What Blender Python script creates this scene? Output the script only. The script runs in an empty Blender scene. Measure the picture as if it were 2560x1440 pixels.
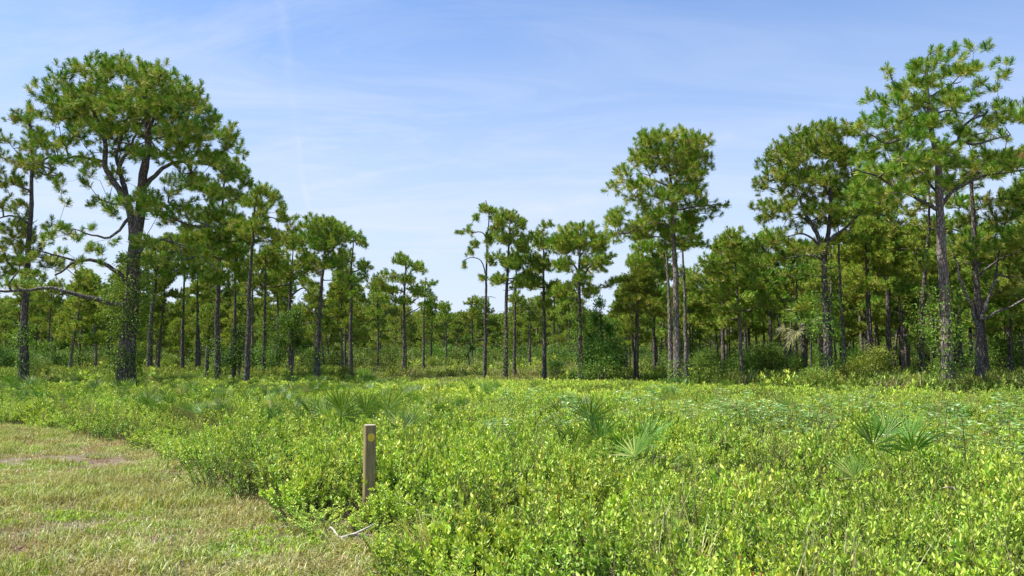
import bpy, math
import numpy as np
rng = np.random.default_rng(11)
PI = math.pi
F, HOR, CAMZ = 2000.0, 898.0, 1.6
TH = math.atan((HOR - 720) / F)
CT, ST = math.cos(TH), math.sin(TH)

# ------------------------------------------------------------------ scene, camera, light
sc = bpy.context.scene
col = sc.collection
cam_d = bpy.data.cameras.new('camera'); cam = bpy.data.objects.new('camera', cam_d); col.objects.link(cam)
cam.location = (0, 0, CAMZ); cam.rotation_euler = (PI / 2 + TH, 0, 0)
cam_d.sensor_width = 36; cam_d.lens = 36 * F / 2560; cam_d.clip_start = 0.1; cam_d.clip_end = 6000
sc.camera = cam
sc.view_settings.view_transform = 'Standard'; sc.view_settings.look = 'None'; sc.view_settings.gamma = 1
sc.view_settings.exposure = 0.97
sc.cycles.max_bounces = 6; sc.cycles.diffuse_bounces = 3; sc.cycles.glossy_bounces = 2
sc.cycles.transmission_bounces = 4; sc.cycles.transparent_max_bounces = 4
SUN_EL, SUN_AZ = math.radians(60), math.radians(-92)      # azimuth from +Y towards +X
sd = np.array([math.sin(SUN_AZ) * math.cos(SUN_EL), math.cos(SUN_AZ) * math.cos(SUN_EL), math.sin(SUN_EL)])
ld = bpy.data.lights.new('sun', 'SUN'); ld.energy = 4.6; ld.angle = math.radians(0.53); ld.color = (1.0, 0.955, 0.88)
lo = bpy.data.objects.new('sun', ld); col.objects.link(lo)
import mathutils
lo.rotation_euler = mathutils.Vector(sd).to_track_quat('Z', 'Y').to_euler(); lo.location = (-30, 0, 60)

class NT:
    def __init__(s, tree): s.t = tree; s.n = tree.nodes; s.l = tree.links
    def new(s, typ, **kw):
        n = s.n.new(typ)
        for k, v in kw.items():
            if k in n.inputs.keys() if isinstance(k, str) else False: n.inputs[k].default_value = v
            else: setattr(n, k, v)
        return n
    def link(s, a, b): s.l.new(a, b)
    def math(s, op, a, b=None, c=None, clamp=False):
        n = s.n.new('ShaderNodeMath'); n.operation = op; n.use_clamp = clamp
        for i, v in enumerate((a, b, c)):
            if v is None: continue
            if isinstance(v, (int, float)): n.inputs[i].default_value = v
            else: s.l.new(v, n.inputs[i])
        return n.outputs[0]
    def noise(s, vec, scale, detail=3, rough=0.5, dist=0.0, dim='3D'):
        n = s.n.new('ShaderNodeTexNoise'); n.noise_dimensions = dim
        n.inputs['Scale'].default_value = scale; n.inputs['Detail'].default_value = detail
        n.inputs['Roughness'].default_value = rough; n.inputs['Distortion'].default_value = dist
        if vec is not None: s.l.new(vec, n.inputs['Vector'])
        return n.outputs['Fac']
    def ramp(s, fac, stops, interp='LINEAR'):
        n = s.n.new('ShaderNodeValToRGB'); cr = n.color_ramp; cr.interpolation = interp
        while len(cr.elements) < len(stops): cr.elements.new(0.5)
        for e, (p, c) in zip(cr.elements, stops):
            e.position = p; e.color = (c[0], c[1], c[2], 1) if not isinstance(c, (int, float)) else (c, c, c, 1)
        s.l.new(fac, n.inputs[0]); return n.outputs[0]
    def mix(s, fac, a, b, mode='MIX'):
        n = s.n.new('ShaderNodeMix'); n.data_type = 'RGBA'; n.blend_type = mode
        for i, v in ((0, fac), (6, a), (7, b)):
            if isinstance(v, (int, float)): n.inputs[i].default_value = v
            elif isinstance(v, tuple): n.inputs[i].default_value = (*v, 1)
            else: s.l.new(v, n.inputs[i])
        return n.outputs[2]
    def mapping(s, vec, scale=(1, 1, 1), rot=(0, 0, 0), loc=(0, 0, 0)):
        n = s.n.new('ShaderNodeMapping'); n.inputs['Scale'].default_value = scale
        n.inputs['Rotation'].default_value = rot; n.inputs['Location'].default_value = loc
        s.l.new(vec, n.inputs['Vector']); return n.outputs[0]

# ------------------------------------------------------------------ sky
def ray(px, py):
    u, v = (px - 1280) / F, (720 - py) / F
    d = np.array([u, CT - v * ST, ST + v * CT]); return d / np.linalg.norm(d)
world = bpy.data.worlds.new('World'); sc.world = world; world.use_nodes = True
w = NT(world.node_tree); w.n.clear()
sky = w.new('ShaderNodeTexSky'); sky.sky_type = 'NISHITA'; sky.sun_disc = False
sky.sun_elevation = SUN_EL; sky.sun_rotation = SUN_AZ; sky.altitude = 0; sky.air_density = 1.0; sky.dust_density = 1.0; sky.ozone_density = 1.6
tc = w.new('ShaderNodeTexCoord'); g = tc.outputs['Generated']
sep = w.new('ShaderNodeSeparateXYZ'); w.link(g, sep.inputs[0]); X, Y, Z = sep.outputs
zc = w.math('ADD', w.math('MAXIMUM', Z, 0.0), 0.16)
cmb = w.new('ShaderNodeCombineXYZ'); w.link(w.math('DIVIDE', X, zc), cmb.inputs[0]); w.link(w.math('DIVIDE', Y, zc), cmb.inputs[1])
cv = cmb.outputs[0]
n1 = w.noise(w.mapping(cv, (0.6, 1.8, 1), (0, 0, 0.30)), 1.3, 7, 0.66, 1.3)
n2 = w.noise(w.mapping(cv, (0.35, 0.8, 1), (0, 0, -0.5), (3, 1, 0)), 0.8, 4, 0.5, 0.3)
c1 = w.ramp(n1, [(0.42, 0.0), (0.66, 1.0)]); c2 = w.ramp(n2, [(0.34, 0.0), (0.70, 1.0)])
low = w.ramp(Z, [(0.0, 1.15), (0.16, 0.95), (0.30, 0.45), (0.45, 0.06)])
left = w.ramp(w.math('ADD', w.math('MULTIPLY', X, 0.5), 0.5), [(0.15, 1.0), (0.40, 0.85), (0.58, 0.28), (0.9, 0.05)])
cl = w.math('MULTIPLY', c2, 0.36)
cl = w.math('ADD', w.math('ADD', cl, 0.03), w.math('MULTIPLY', c1, 0.50))
cl = w.math('MULTIPLY', cl, w.math('ADD', w.math('MULTIPLY', low, 0.60), w.math('MULTIPLY', left, 0.50)))
def trail(pts, wid, amp, wob):
    """old vapour trail: a soft band on the sky along a great circle between two directions"""
    global cl
    a, b = ray(*pts[0]), ray(*pts[1]); nrm = np.cross(a, b); nrm /= np.linalg.norm(nrm)
    mid = (a + b); mid /= np.linalg.norm(mid); half = float(np.dot(mid, a))
    dn = w.new('ShaderNodeVectorMath', operation='DOT_PRODUCT'); w.link(g, dn.inputs[0]); dn.inputs[1].default_value = tuple(nrm)
    dm = w.new('ShaderNodeVectorMath', operation='DOT_PRODUCT'); w.link(g, dm.inputs[0]); dm.inputs[1].default_value = tuple(mid)
    nn = w.noise(g, wob[0], 3, 0.6)
    off = w.math('MULTIPLY', w.math('SUBTRACT', nn, 0.5), wob[1])
    dist = w.math('ABSOLUTE', w.math('ADD', dn.outputs['Value'], off))
    band = w.math('SUBTRACT', 1.0, w.math('DIVIDE', dist, wid), clamp=True)
    band = w.math('POWER', band, 1.5)
    end = w.math('DIVIDE', w.math('SUBTRACT', dm.outputs['Value'], half), (1 - half) * 0.5, clamp=True)
    br = w.ramp(w.noise(g, 26, 3, 0.6), [(0.35, 0.15), (0.65, 1.0)])
    cl = w.math('ADD', cl, w.math('MULTIPLY', w.math('MULTIPLY', w.math('MULTIPLY', band, end), br), amp))
trail(((690, -60), (752, 390)), 0.012, 0.16, (7, 0.045))
trail(((742, 330), (775, 540)), 0.0055, 0.30, (7, 0.030))
trail(((735, 480), (1190, 388)), 0.007, 0.30, (5, 0.03))
trail(((650, 135), (770, 165)), 0.009, 0.10, (9, 0.02))
trail(((1650, 400), (2150, 240)), 0.020, 0.14, (5, 0.05))
trail(((1180, 540), (1640, 480)), 0.018, 0.26, (6, 0.04))
cl = w.math('MINIMUM', cl, 0.93)
hz = w.ramp(Z, [(0.0, 0.95), (0.10, 0.80), (0.24, 0.42), (0.42, 0.14)])
tint = w.mix(1.0, sky.outputs[0], (0.74, 1.05, 1.44), 'MULTIPLY')
base = w.mix(hz, tint, (5.0, 5.75, 6.8))
final = w.mix(cl, base, (5.3, 5.75, 6.8))
bg = w.new('ShaderNodeBackground'); bg.inputs['Strength'].default_value = 0.078
w.link(final, bg.inputs[0]); wo = w.new('ShaderNodeOutputWorld'); w.link(bg.outputs[0], wo.inputs[0])

# ------------------------------------------------------------------ geometry helpers
def pt(px, py, Yd):
    """world point on the vertical plane Y = Yd seen in direction (px, py) of the survey photograph"""
    u, v = (px - 1280) / F, (720 - py) / F
    s = Yd / (CT - v * ST)
    return np.array([u * s, Yd, CAMZ + (ST + v * CT) * s])
def gp(px, py):
    u, v = (px - 1280) / F, (720 - py) / F
    s = -CAMZ / (ST + v * CT); return np.array([u * s, (CT - v * ST) * s, 0.0])
def gX(px, Yd): return pt(px, HOR + 1600.0 * 2 / Yd, Yd)[0]
def nrm(v): return v / (np.linalg.norm(v, axis=-1, keepdims=True) + 1e-9)

class Buf:
    def __init__(s): s.V = []; s.T = []; s.Q = []; s.A = []; s.TM = []; s.QM = []; s.n = 0
    def add(s, V, T=None, Q=None, tint=0.5, mi=0):
        V = np.asarray(V, float).reshape(-1, 3)
        if T is not None and len(T): s.T.append(np.asarray(T, int).reshape(-1, 3) + s.n); s.TM.append(np.full(len(s.T[-1]), mi))
        if Q is not None and len(Q): s.Q.append(np.asarray(Q, int).reshape(-1, 4) + s.n); s.QM.append(np.full(len(s.Q[-1]), mi))
        s.V.append(V); s.A.append(np.broadcast_to(np.asarray(tint, float), (len(V),)).copy()); s.n += len(V)
    def merge(s, o, mi=0):
        T = np.concatenate(o.T) if o.T else None; Q = np.concatenate(o.Q) if o.Q else None
        s.add(np.concatenate(o.V), T, Q, np.concatenate(o.A), mi)
    def mesh(s, name, mats, smooth=False):
        me = bpy.data.meshes.new(name)
        V = np.concatenate(s.V); T = np.concatenate(s.T) if s.T else np.zeros((0, 3), int); Q = np.concatenate(s.Q) if s.Q else np.zeros((0, 4), int)
        me.vertices.add(len(V)); me.vertices.foreach_set('co', V.astype(np.float32).ravel())
        li = np.concatenate([T.ravel(), Q.ravel()]); me.loops.add(len(li)); me.loops.foreach_set('vertex_index', li.astype(np.int32))
        nt, nq = len(T), len(Q); st = np.concatenate([np.arange(nt) * 3, nt * 3 + np.arange(nq) * 4])
        me.polygons.add(nt + nq); me.polygons.foreach_set('loop_start', st.astype(np.int32))
        mi = np.concatenate((s.TM or [np.zeros(0)]) + (s.QM or [])); me.polygons.foreach_set('material_index', mi.astype(np.int32))
        me.polygons.foreach_set('use_smooth', np.full(nt + nq, smooth))
        at = me.attributes.new('tint', 'FLOAT', 'POINT'); at.data.foreach_set('value', np.concatenate(s.A).astype(np.float32))
        for m in (mats if isinstance(mats, (list, tuple)) else [mats]): me.materials.append(m)
        me.update(calc_edges=True); me.validate(); return me
    def obj(s, name, mats, parent=None, smooth=False, link=True):
        o = bpy.data.objects.new(name, s.mesh(name, mats, smooth))
        if link: col.objects.link(o)
        if parent: o.parent = parent
        return o
def tag(o, label=None, cat=None, group=None, kind=None):
    if label: o['label'] = label
    if cat: o['category'] = cat
    if group: o['group'] = group
    if kind: o['kind'] = kind
    return o
def empty(name, loc, rz=0.0):
    o = bpy.data.objects.new(name, None); col.objects.link(o); o.location = tuple(loc); o.rotation_euler = (0, 0, rz); o.empty_display_size = 0.3; return o
def frames(d):
    d = nrm(d); up = np.where(np.abs(d[..., 2:3]) > 0.95, np.array([1.0, 0, 0]), np.array([0, 0, 1.0]))
    a = nrm(np.cross(up, d)); b = np.cross(d, a); return a, b
def tube(buf, P, R, sides=8, rough=0.0, tint=0.5, cap=True, r=None):
    r = r or rng
    P = np.asarray(P, float); R = np.broadcast_to(np.asarray(R, float), (len(P),))
    D = np.gradient(P, axis=0); D = nrm(D)
    a = nrm(np.cross(D[0], [0.3, 0.9, 0.1])); rings = []
    ph = np.arange(sides) / sides * 2 * PI
    lob = 1 + rough * np.cumsum(r.normal(0, 0.35, (len(P), sides)), 0) * 0.4
    lob = np.clip(lob + rough * r.normal(0, 0.5, (len(P), sides)), 0.75, 1.3)
    for i in range(len(P)):
        a = nrm(a - D[i] * np.dot(a, D[i])); b = np.cross(D[i], a)
        rings.append(P[i] + (np.outer(np.cos(ph), a) + np.outer(np.sin(ph), b)) * (R[i] * lob[i])[:, None])
    V = np.concatenate(rings); n = len(P); i, j = np.meshgrid(np.arange(n - 1), np.arange(sides), indexing='ij')
    j2 = (j + 1) % sides; Q = np.stack([i * sides + j, i * sides + j2, (i + 1) * sides + j2, (i + 1) * sides + j], -1).reshape(-1, 4)
    T = None
    if cap:
        V = np.vstack([V, P[-1] + D[-1] * R[-1] * 0.4]); k = (n - 1) * sides
        T = [(k + q, k + (q + 1) % sides, n * sides) for q in range(sides)]
    buf.add(V, T, Q, tint)
def prisms(buf, P0, P1, R0, R1, sides=4, tint=0.5):
    P0, P1 = np.asarray(P0), np.asarray(P1); n = len(P0)
    if n == 0: return
    a, b = frames(P1 - P0); ph = np.arange(sides) / sides * 2 * PI
    c, s = np.cos(ph)[None, :, None], np.sin(ph)[None, :, None]
    ring = a[:, None] * c + b[:, None] * s
    V = np.concatenate([P0[:, None] + ring * np.asarray(R0)[:, None, None], P1[:, None] + ring * np.asarray(R1)[:, None, None]], 1)
    k = np.arange(sides); q = np.stack([k, (k + 1) % sides, (k + 1) % sides + sides, k + sides], -1)
    Q = (np.arange(n)[:, None, None] * 2 * sides + q[None]).reshape(-1, 4)
    buf.add(V.reshape(-1, 3), None, Q, tint)
def smooth_line(P, step, r=None, wob=0.0):
    P = np.asarray(P, float); seg = np.linalg.norm(np.diff(P, axis=0), axis=1); t = np.concatenate([[0], np.cumsum(seg)])
    n = max(3, int(t[-1] / step) + 1); tt = np.linspace(0, t[-1], n)
    # Catmull-Rom
    m = np.gradient(P, t, axis=0); idx = np.clip(np.searchsorted(t, tt, 'right') - 1, 0, len(P) - 2)
    h = (t[idx + 1] - t[idx])[:, None]; s = ((tt - t[idx]) / h[:, 0])[:, None]
    Q = (2 * s**3 - 3 * s**2 + 1) * P[idx] + (s**3 - 2 * s**2 + s) * h * m[idx] + (-2 * s**3 + 3 * s**2) * P[idx + 1] + (s**3 - s**2) * h * m[idx + 1]
    if wob and r is not None:
        wv = np.cumsum(r.normal(0, wob, (n, 3)), 0); wv -= np.linspace(0, 1, n)[:, None] * wv[-1]; Q[1:-1] += wv[1:-1]
    return Q, tt / t[-1]

# ------------------------------------------------------------------ materials
def leaf_mat(name, stops, rough=0.5, transl=0.3, spec=0.4, patch=None, hue=0.03, val=0.35, coat=0.0):
    m = bpy.data.materials.new(name); m.use_nodes = True; t = NT(m.node_tree); t.n.clear()
    at = t.new('ShaderNodeAttribute', attribute_name='tint'); c = t.ramp(at.outputs['Fac'], stops)
    oi = t.new('ShaderNodeObjectInfo'); geo = t.new('ShaderNodeNewGeometry')
    if patch:
        f = t.ramp(t.noise(geo.outputs['Position'], patch[0], 3, 0.6), [(0.40, 0.0), (0.62, 1.0)])
        c = t.mix(t.math('MULTIPLY', f, patch[2]), c, patch[1])
    hs = t.new('ShaderNodeHueSaturation'); t.link(c, hs.inputs['Color'])
    t.link(t.math('ADD', t.math('MULTIPLY', t.math('SUBTRACT', oi.outputs['Random'], 0.5), hue), 0.5), hs.inputs['Hue'])
    rv = t.math('FRACT', t.math('MULTIPLY', oi.outputs['Random'], 7.31))
    t.link(t.math('ADD', t.math('MULTIPLY', rv, val), 1.0 - val / 2), hs.inputs['Value'])
    c = hs.outputs[0]
    p = t.new('ShaderNodeBsdfPrincipled'); t.link(c, p.inputs['Base Color']); p.inputs['Roughness'].default_value = rough
    p.inputs['Specular IOR Level'].default_value = spec
    tr = t.new('ShaderNodeBsdfTranslucent'); t.link(t.mix(1.0, c, (1.25, 1.2, 0.55), 'MULTIPLY'), tr.inputs[0])
    mx = t.new('ShaderNodeMixShader'); mx.inputs[0].default_value = transl
    t.link(p.outputs[0], mx.inputs[1]); t.link(tr.outputs[0], mx.inputs[2])
    o = t.new('ShaderNodeOutputMaterial'); t.link(mx.outputs[0], o.inputs[0]); return m
def bark_mat(name, dark, light, rust, scale=(8, 8, 2.8), lichen=0.25):
    m = bpy.data.materials.new(name); m.use_nodes = True; t = NT(m.node_tree); t.n.clear()
    tc = t.new('ShaderNodeTexCoord'); v = t.mapping(tc.outputs['Object'], scale)
    vo = t.new('ShaderNodeTexVoronoi', feature='DISTANCE_TO_EDGE'); t.link(v, vo.inputs['Vector']); vo.inputs['Scale'].default_value = 1.3
    crack = t.ramp(t.math('ADD', vo.outputs['Distance'], t.math('MULTIPLY', t.noise(v, 2.5, 4, 0.7), 0.35)), [(0.12, 0.0), (0.42, 1.0)])
    n = t.noise(v, 0.9, 5, 0.65); n2 = t.noise(tc.outputs['Object'], 0.9, 3, 0.6); n3 = t.noise(v, 3.2, 3, 0.6)
    c = t.mix(t.ramp(n, [(0.34, 0.0), (0.62, 1.0)]), dark, light)
    c = t.mix(t.math('MULTIPLY', t.ramp(n2, [(0.45, 0.0), (0.62, 1.0)]), 0.55), c, rust)
    c = t.mix(t.math('MULTIPLY', t.ramp(n3, [(0.55, 0.0), (0.68, 1.0)]), lichen), c, (0.46, 0.44, 0.40))
    c = t.mix(t.math('SUBTRACT', 1.0, crack), c, tuple(x * 0.45 for x in dark))
    p = t.new('ShaderNodeBsdfPrincipled'); t.link(c, p.inputs['Base Color']); p.inputs['Roughness'].default_value = 0.95; p.inputs['Specular IOR Level'].default_value = 0.1
    b = t.new('ShaderNodeBump'); b.inputs['Strength'].default_value = 0.9; b.inputs['Distance'].default_value = 0.04
    t.link(t.math('ADD', crack, t.math('MULTIPLY', n, 0.8)), b.inputs['Height']); t.link(b.outputs[0], p.inputs['Normal'])
    o = t.new('ShaderNodeOutputMaterial'); t.link(p.outputs[0], o.inputs[0]); return m
def plain(name, c1, c2, scale=12, rough=0.85, spec=0.2, stretch=(1, 1, 1), bump=0.0):
    m = bpy.data.materials.new(name); m.use_nodes = True; t = NT(m.node_tree); t.n.clear()
    tc = t.new('ShaderNodeTexCoord'); v = t.mapping(tc.outputs['Object'], stretch); n = t.noise(v, scale, 5, 0.65)
    p = t.new('ShaderNodeBsdfPrincipled'); t.link(t.mix(t.ramp(n, [(0.35, 0.0), (0.65, 1.0)]), c1, c2), p.inputs['Base Color'])
    p.inputs['Roughness'].default_value = rough; p.inputs['Specular IOR Level'].default_value = spec
    if bump:
        b = t.new('ShaderNodeBump'); b.inputs['Strength'].default_value = bump; b.inputs['Distance'].default_value = 0.01; t.link(n, b.inputs['Height']); t.link(b.outputs[0], p.inputs['Normal'])
    o = t.new('ShaderNodeOutputMaterial'); t.link(p.outputs[0], o.inputs[0]); return m

M = {}
M['needle'] = leaf_mat('pine_needles', [(0.0, (0.090, 0.215, 0.018)), (0.35, (0.195, 0.325, 0.028)), (0.70, (0.37, 0.405, 0.06)), (0.93, (0.53, 0.48, 0.15)), (1.0, (0.30, 0.17, 0.07))], 0.6, 0.14, 0.18, hue=0.02, val=0.3)
M['needle_far'] = leaf_mat('pine_needles_far', [(0.0, (0.125, 0.21, 0.035)), (0.5, (0.24, 0.31, 0.05)), (1.0, (0.40, 0.41, 0.10))], 0.6, 0.22, 0.15, hue=0.03, val=0.4)
M['needle_mid'] = leaf_mat('pine_needles_mid', [(0.0, (0.090, 0.20, 0.022)), (0.40, (0.20, 0.31, 0.032)), (0.75, (0.37, 0.40, 0.07)), (1.0, (0.46, 0.44, 0.14))], 0.6, 0.2, 0.15, hue=0.03, val=0.35)
M['bark'] = bark_mat('pine_bark', (0.075, 0.065, 0.058), (0.23, 0.20, 0.185), (0.20, 0.135, 0.105))
M['bark_pale'] = bark_mat('pale_pine_bark', (0.14, 0.115, 0.10), (0.33, 0.29, 0.265), (0.34, 0.20, 0.145), lichen=0.5)
M['twig'] = bark_mat('limb_bark', (0.09, 0.08, 0.07), (0.30, 0.28, 0.26), (0.17, 0.13, 0.11), scale=(6, 6, 6), lichen=0.3)
M['broad'] = leaf_mat('broadleaf', [(0.0, (0.03, 0.085, 0.012)), (0.6, (0.085, 0.18, 0.022)), (1.0, (0.19, 0.28, 0.04))], 0.5, 0.25, 0.25)
M['vine'] = leaf_mat('vine_leaves', [(0.0, (0.05, 0.12, 0.014)), (0.6, (0.14, 0.26, 0.025)), (1.0, (0.30, 0.40, 0.06))], 0.5, 0.3, 0.2)
M['bright'] = leaf_mat('bright_leaves', [(0.0, (0.08, 0.19, 0.02)), (0.6, (0.18, 0.32, 0.03)), (1.0, (0.34, 0.42, 0.06))], 0.45, 0.4, 0.4)
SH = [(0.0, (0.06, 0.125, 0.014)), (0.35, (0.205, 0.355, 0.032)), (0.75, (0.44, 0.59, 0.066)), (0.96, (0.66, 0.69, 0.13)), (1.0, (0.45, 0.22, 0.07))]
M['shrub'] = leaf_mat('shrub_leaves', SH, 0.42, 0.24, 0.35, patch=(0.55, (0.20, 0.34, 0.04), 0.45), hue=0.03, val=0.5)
M['shrub_dark'] = leaf_mat('dark_shrub_leaves', [(0.0, (0.06, 0.115, 0.02)), (0.5, (0.145, 0.22, 0.03)), (1.0, (0.30, 0.34, 0.06))], 0.5, 0.25, 0.2, hue=0.05, val=0.5)
M['fern'] = leaf_mat('fern_leaves', [(0.0, (0.14, 0.24, 0.05)), (0.7, (0.30, 0.42, 0.09)), (1.0, (0.45, 0.48, 0.16))], 0.5, 0.3, 0.3)
M['palm'] = leaf_mat('palm_leaf', [(0.0, (0.05, 0.13, 0.018)), (0.6, (0.14, 0.26, 0.035)), (0.9, (0.34, 0.38, 0.11)), (1.0, (0.50, 0.46, 0.22))], 0.42, 0.25, 0.28)
M['palm_old'] = leaf_mat('old_palm_leaf', [(0.0, (0.10, 0.09, 0.04)), (0.6, (0.20, 0.19, 0.08)), (1.0, (0.34, 0.33, 0.16))], 0.6, 0.15, 0.3)
M['brown'] = leaf_mat('dead_leaves', [(0.0, (0.16, 0.09, 0.05)), (0.6, (0.28, 0.16, 0.085)), (1.0, (0.42, 0.27, 0.15))], 0.7, 0.2, 0.2)
M['grass'] = leaf_mat('lawn_grass', [(0.0, (0.11, 0.19, 0.03)), (0.45, (0.29, 0.37, 0.065)), (0.8, (0.49, 0.50, 0.15)), (1.0, (0.66, 0.60, 0.36))], 0.45, 0.28, 0.35, patch=(1.4, (0.40, 0.30, 0.14), 0.5), hue=0.05, val=0.65)
M['drygrass'] = leaf_mat('dry_grass', [(0.0, (0.16, 0.17, 0.06)), (0.5, (0.30, 0.28, 0.13)), (1.0, (0.46, 0.40, 0.24))], 0.7, 0.3, 0.2)
M['stem'] = plain('stems', (0.10, 0.075, 0.045), (0.26, 0.20, 0.12), 30)
M['sumac'] = leaf_mat('sumac_leaves', [(0.0, (0.06, 0.16, 0.03)), (0.6, (0.17, 0.34, 0.06)), (1.0, (0.42, 0.54, 0.22))], 0.38, 0.25, 0.6)
M['flower'] = plain('cream_flowers', (0.62, 0.62, 0.44), (0.80, 0.80, 0.66), 20)

# ------------------------------------------------------------------ pine machinery
def tuft_templates(k, n, L, wd, r):
    out = []
    for _ in range(k):
        zb = -0.22 + 0.26 * r.uniform(0, 1, n) ** 0.6; u = (zb + 0.22) / 0.26
        pol = np.radians(np.clip(82 - 66 * u + r.normal(0, 13, n), 3, 110)); az = r.uniform(0, 2 * PI, n)
        d = np.stack([np.sin(pol) * np.cos(az), np.sin(pol) * np.sin(az), np.cos(pol)], -1)
        ln = L * r.uniform(0.75, 1.15, n)
        s = nrm(np.cross(d, nrm(r.normal(0, 1, (n, 3))))) * (wd / 2)
        base = np.stack([np.zeros(n), np.zeros(n), zb * L / 0.26], -1)
        droop = np.array([0, 0, -0.12])
        alt = (np.arange(n) % 3 == 0)[:, None]
        v0 = np.where(alt, base, base - s); v1 = np.where(alt, base + d * ln[:, None] - s, base + s); v2 = base + d * ln[:, None] + np.where(alt, s, 0)
        V = np.stack([v0, v1, v2], 1)
        tint = np.repeat((0.78 - 0.62 * u + r.normal(0, 0.10, n))[:, None], 3, 1)
        out.append((V.reshape(-1, 3), tint.ravel()))
    T = (np.arange(n)[:, None, None] * 3 + np.array([[0, 1, 2]])[None]).reshape(-1, 3)
    return out, T
TT = {'near': tuft_templates(6, 104, 0.245, 0.022, rng), 'mid': tuft_templates(5, 56, 0.255, 0.036, rng), 'far': tuft_templates(4, 26, 0.40, 0.095, rng)}
def tufts(buf, P, D, S, tint, lod, r):
    tpl, T = TT[lod]; P = np.asarray(P); D = nrm(np.asarray(D)); a, b = frames(D)
    pick = r.integers(0, len(tpl), len(P)); spin = r.uniform(0, 2 * PI, len(P))
    for k, (V, tt) in enumerate(tpl):
        m = pick == k; n = m.sum()
        if not n: continue
        c, s = np.cos(spin[m])[:, None], np.sin(spin[m])[:, None]
        a2 = a[m] * c + b[m] * s; b2 = -a[m] * s + b[m] * c
        R = np.stack([a2, b2, D[m]], 1) * np.asarray(S)[m][:, None, None]
        W = np.einsum('vi,nij->nvj', V, R) + P[m][:, None]
        W[..., 2] -= 0.10 * np.sum((W - P[m][:, None])[..., :2] ** 2, -1) * 3
        ti = np.clip(tt[None] + np.asarray(tint)[m][:, None], 0, 0.93)
        ti[np.asarray(tint)[m] > 0.6] = 1.0
        TTi = (np.arange(n)[:, None, None] * len(V) + T[None]).reshape(-1, 3)
        buf.add(W.reshape(-1, 3), TTi, None, ti.ravel())
def grow(skel, skel_r, tips, r, step=0.45, bias=0.7):
    """every shoot tip is joined to the nearest wood below it, so limbs fork as they run out"""
    n0 = len(skel); mx = n0 + len(tips) * 40; N = np.zeros((mx, 3)); N[:n0] = skel; par = np.full(mx, -1); n = n0
    d0 = np.array([np.min(np.linalg.norm(skel - t, axis=1)) for t in tips]); tipn = []
    for ti in np.argsort(d0 + r.normal(0, 0.25, len(tips))):
        t = tips[ti]; df = t - N[:n]; d = np.linalg.norm(df, axis=1)
        cost = d + bias * np.maximum(0, N[:n, 2] - t[2] + 0.15 * d) + 0.10 * d * (np.arange(n) < n0)
        j = int(np.argmin(cost)); dd = d[j]; k = min(30, max(1, int(dd / step)))
        a, ctrl = N[j], N[j] * 0.45 + t * 0.55 + np.array([0, 0, -0.14 * dd]) + r.normal(0, 0.06 * dd, 3); pj = j
        for q in range(1, k + 1):
            s = q / k; N[n] = (1 - s) ** 2 * a + 2 * s * (1 - s) * ctrl + s * s * t + (r.normal(0, 0.035, 3) * min(1, dd) if q < k else 0)
            par[n] = pj; pj = n; n += 1
        tipn.append(pj)
    cnt = np.zeros(n)
    for t in tipn: cnt[t] += 1
    for i in range(n - 1, n0 - 1, -1): cnt[par[i]] += cnt[i]
    rad = np.concatenate([skel_r, 0.0065 * cnt[n0:] ** 0.5 + 0.004])
    for i in range(n0, n): rad[i] = min(rad[i], rad[par[i]] * 0.85)
    return N[:n], par[:n], rad, np.array(tipn), n0
def thin(P, sep):
    """keep shoots apart, first come first served, on a hash grid"""
    grid = {}; keep = []
    for i, p in enumerate(P):
        c = (int(p[0] // sep), int(p[1] // sep), int(p[2] // sep)); ok = True
        for a in (-1, 0, 1):
            for b in (-1, 0, 1):
                for d in (-1, 0, 1):
                    for j in grid.get((c[0] + a, c[1] + b, c[2] + d), ()):
                        q = P[j]
                        if (p[0] - q[0]) ** 2 + (p[1] - q[1]) ** 2 + (p[2] - q[2]) ** 2 < sep * sep: ok = False; break
                    if not ok: break
                if not ok: break
            if not ok: break
        if ok: keep.append(i); grid.setdefault(c, []).append(i)
    return P[keep]
def dome_tips(c, rad, dens, r):
    """rounded crown: shoots in a lumpy shell over the upper part of an ellipsoid"""
    n = int(dens * 2 * PI * rad[0] * (rad[1] + rad[2]) / 2); v = nrm(r.normal(0, 1, (n, 3))); v = v[v[:, 2] > r.uniform(-0.30, 0.45, len(v))]
    lump = nrm(r.normal(0, 1, (26, 3))); k = np.max(v @ lump.T, 1); f = (0.80 + 0.22 * np.clip((k - 0.75) / 0.25, 0, 1)) * (1 - 0.30 * r.uniform(0, 1, len(v)) ** 1.6)
    f *= np.where(v[:, 2] < 0, 1 - 0.3 * r.uniform(0, 1, len(v)), 1)
    return np.array(c) + v * f[:, None] * np.array(rad)
def sample_tips(clumps, dens, r):
    """clumps: rows (x, y, z, rx, ry, rz) in metres"""
    out = []
    for c in clumps:
        n = max(3, int(dens * PI * c[3] * c[5] + r.uniform(0, 1)))
        v = nrm(r.normal(0, 1, (n, 3))); v *= (r.uniform(0, 1, n) ** 0.42)[:, None]
        v[:, 2] = np.where(v[:, 2] < -0.35, -v[:, 2] * r.uniform(-0.3, 1, n), v[:, 2])
        out.append(np.array(c[:3]) + v * np.array(c[3:]))
    return np.concatenate(out)
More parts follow.
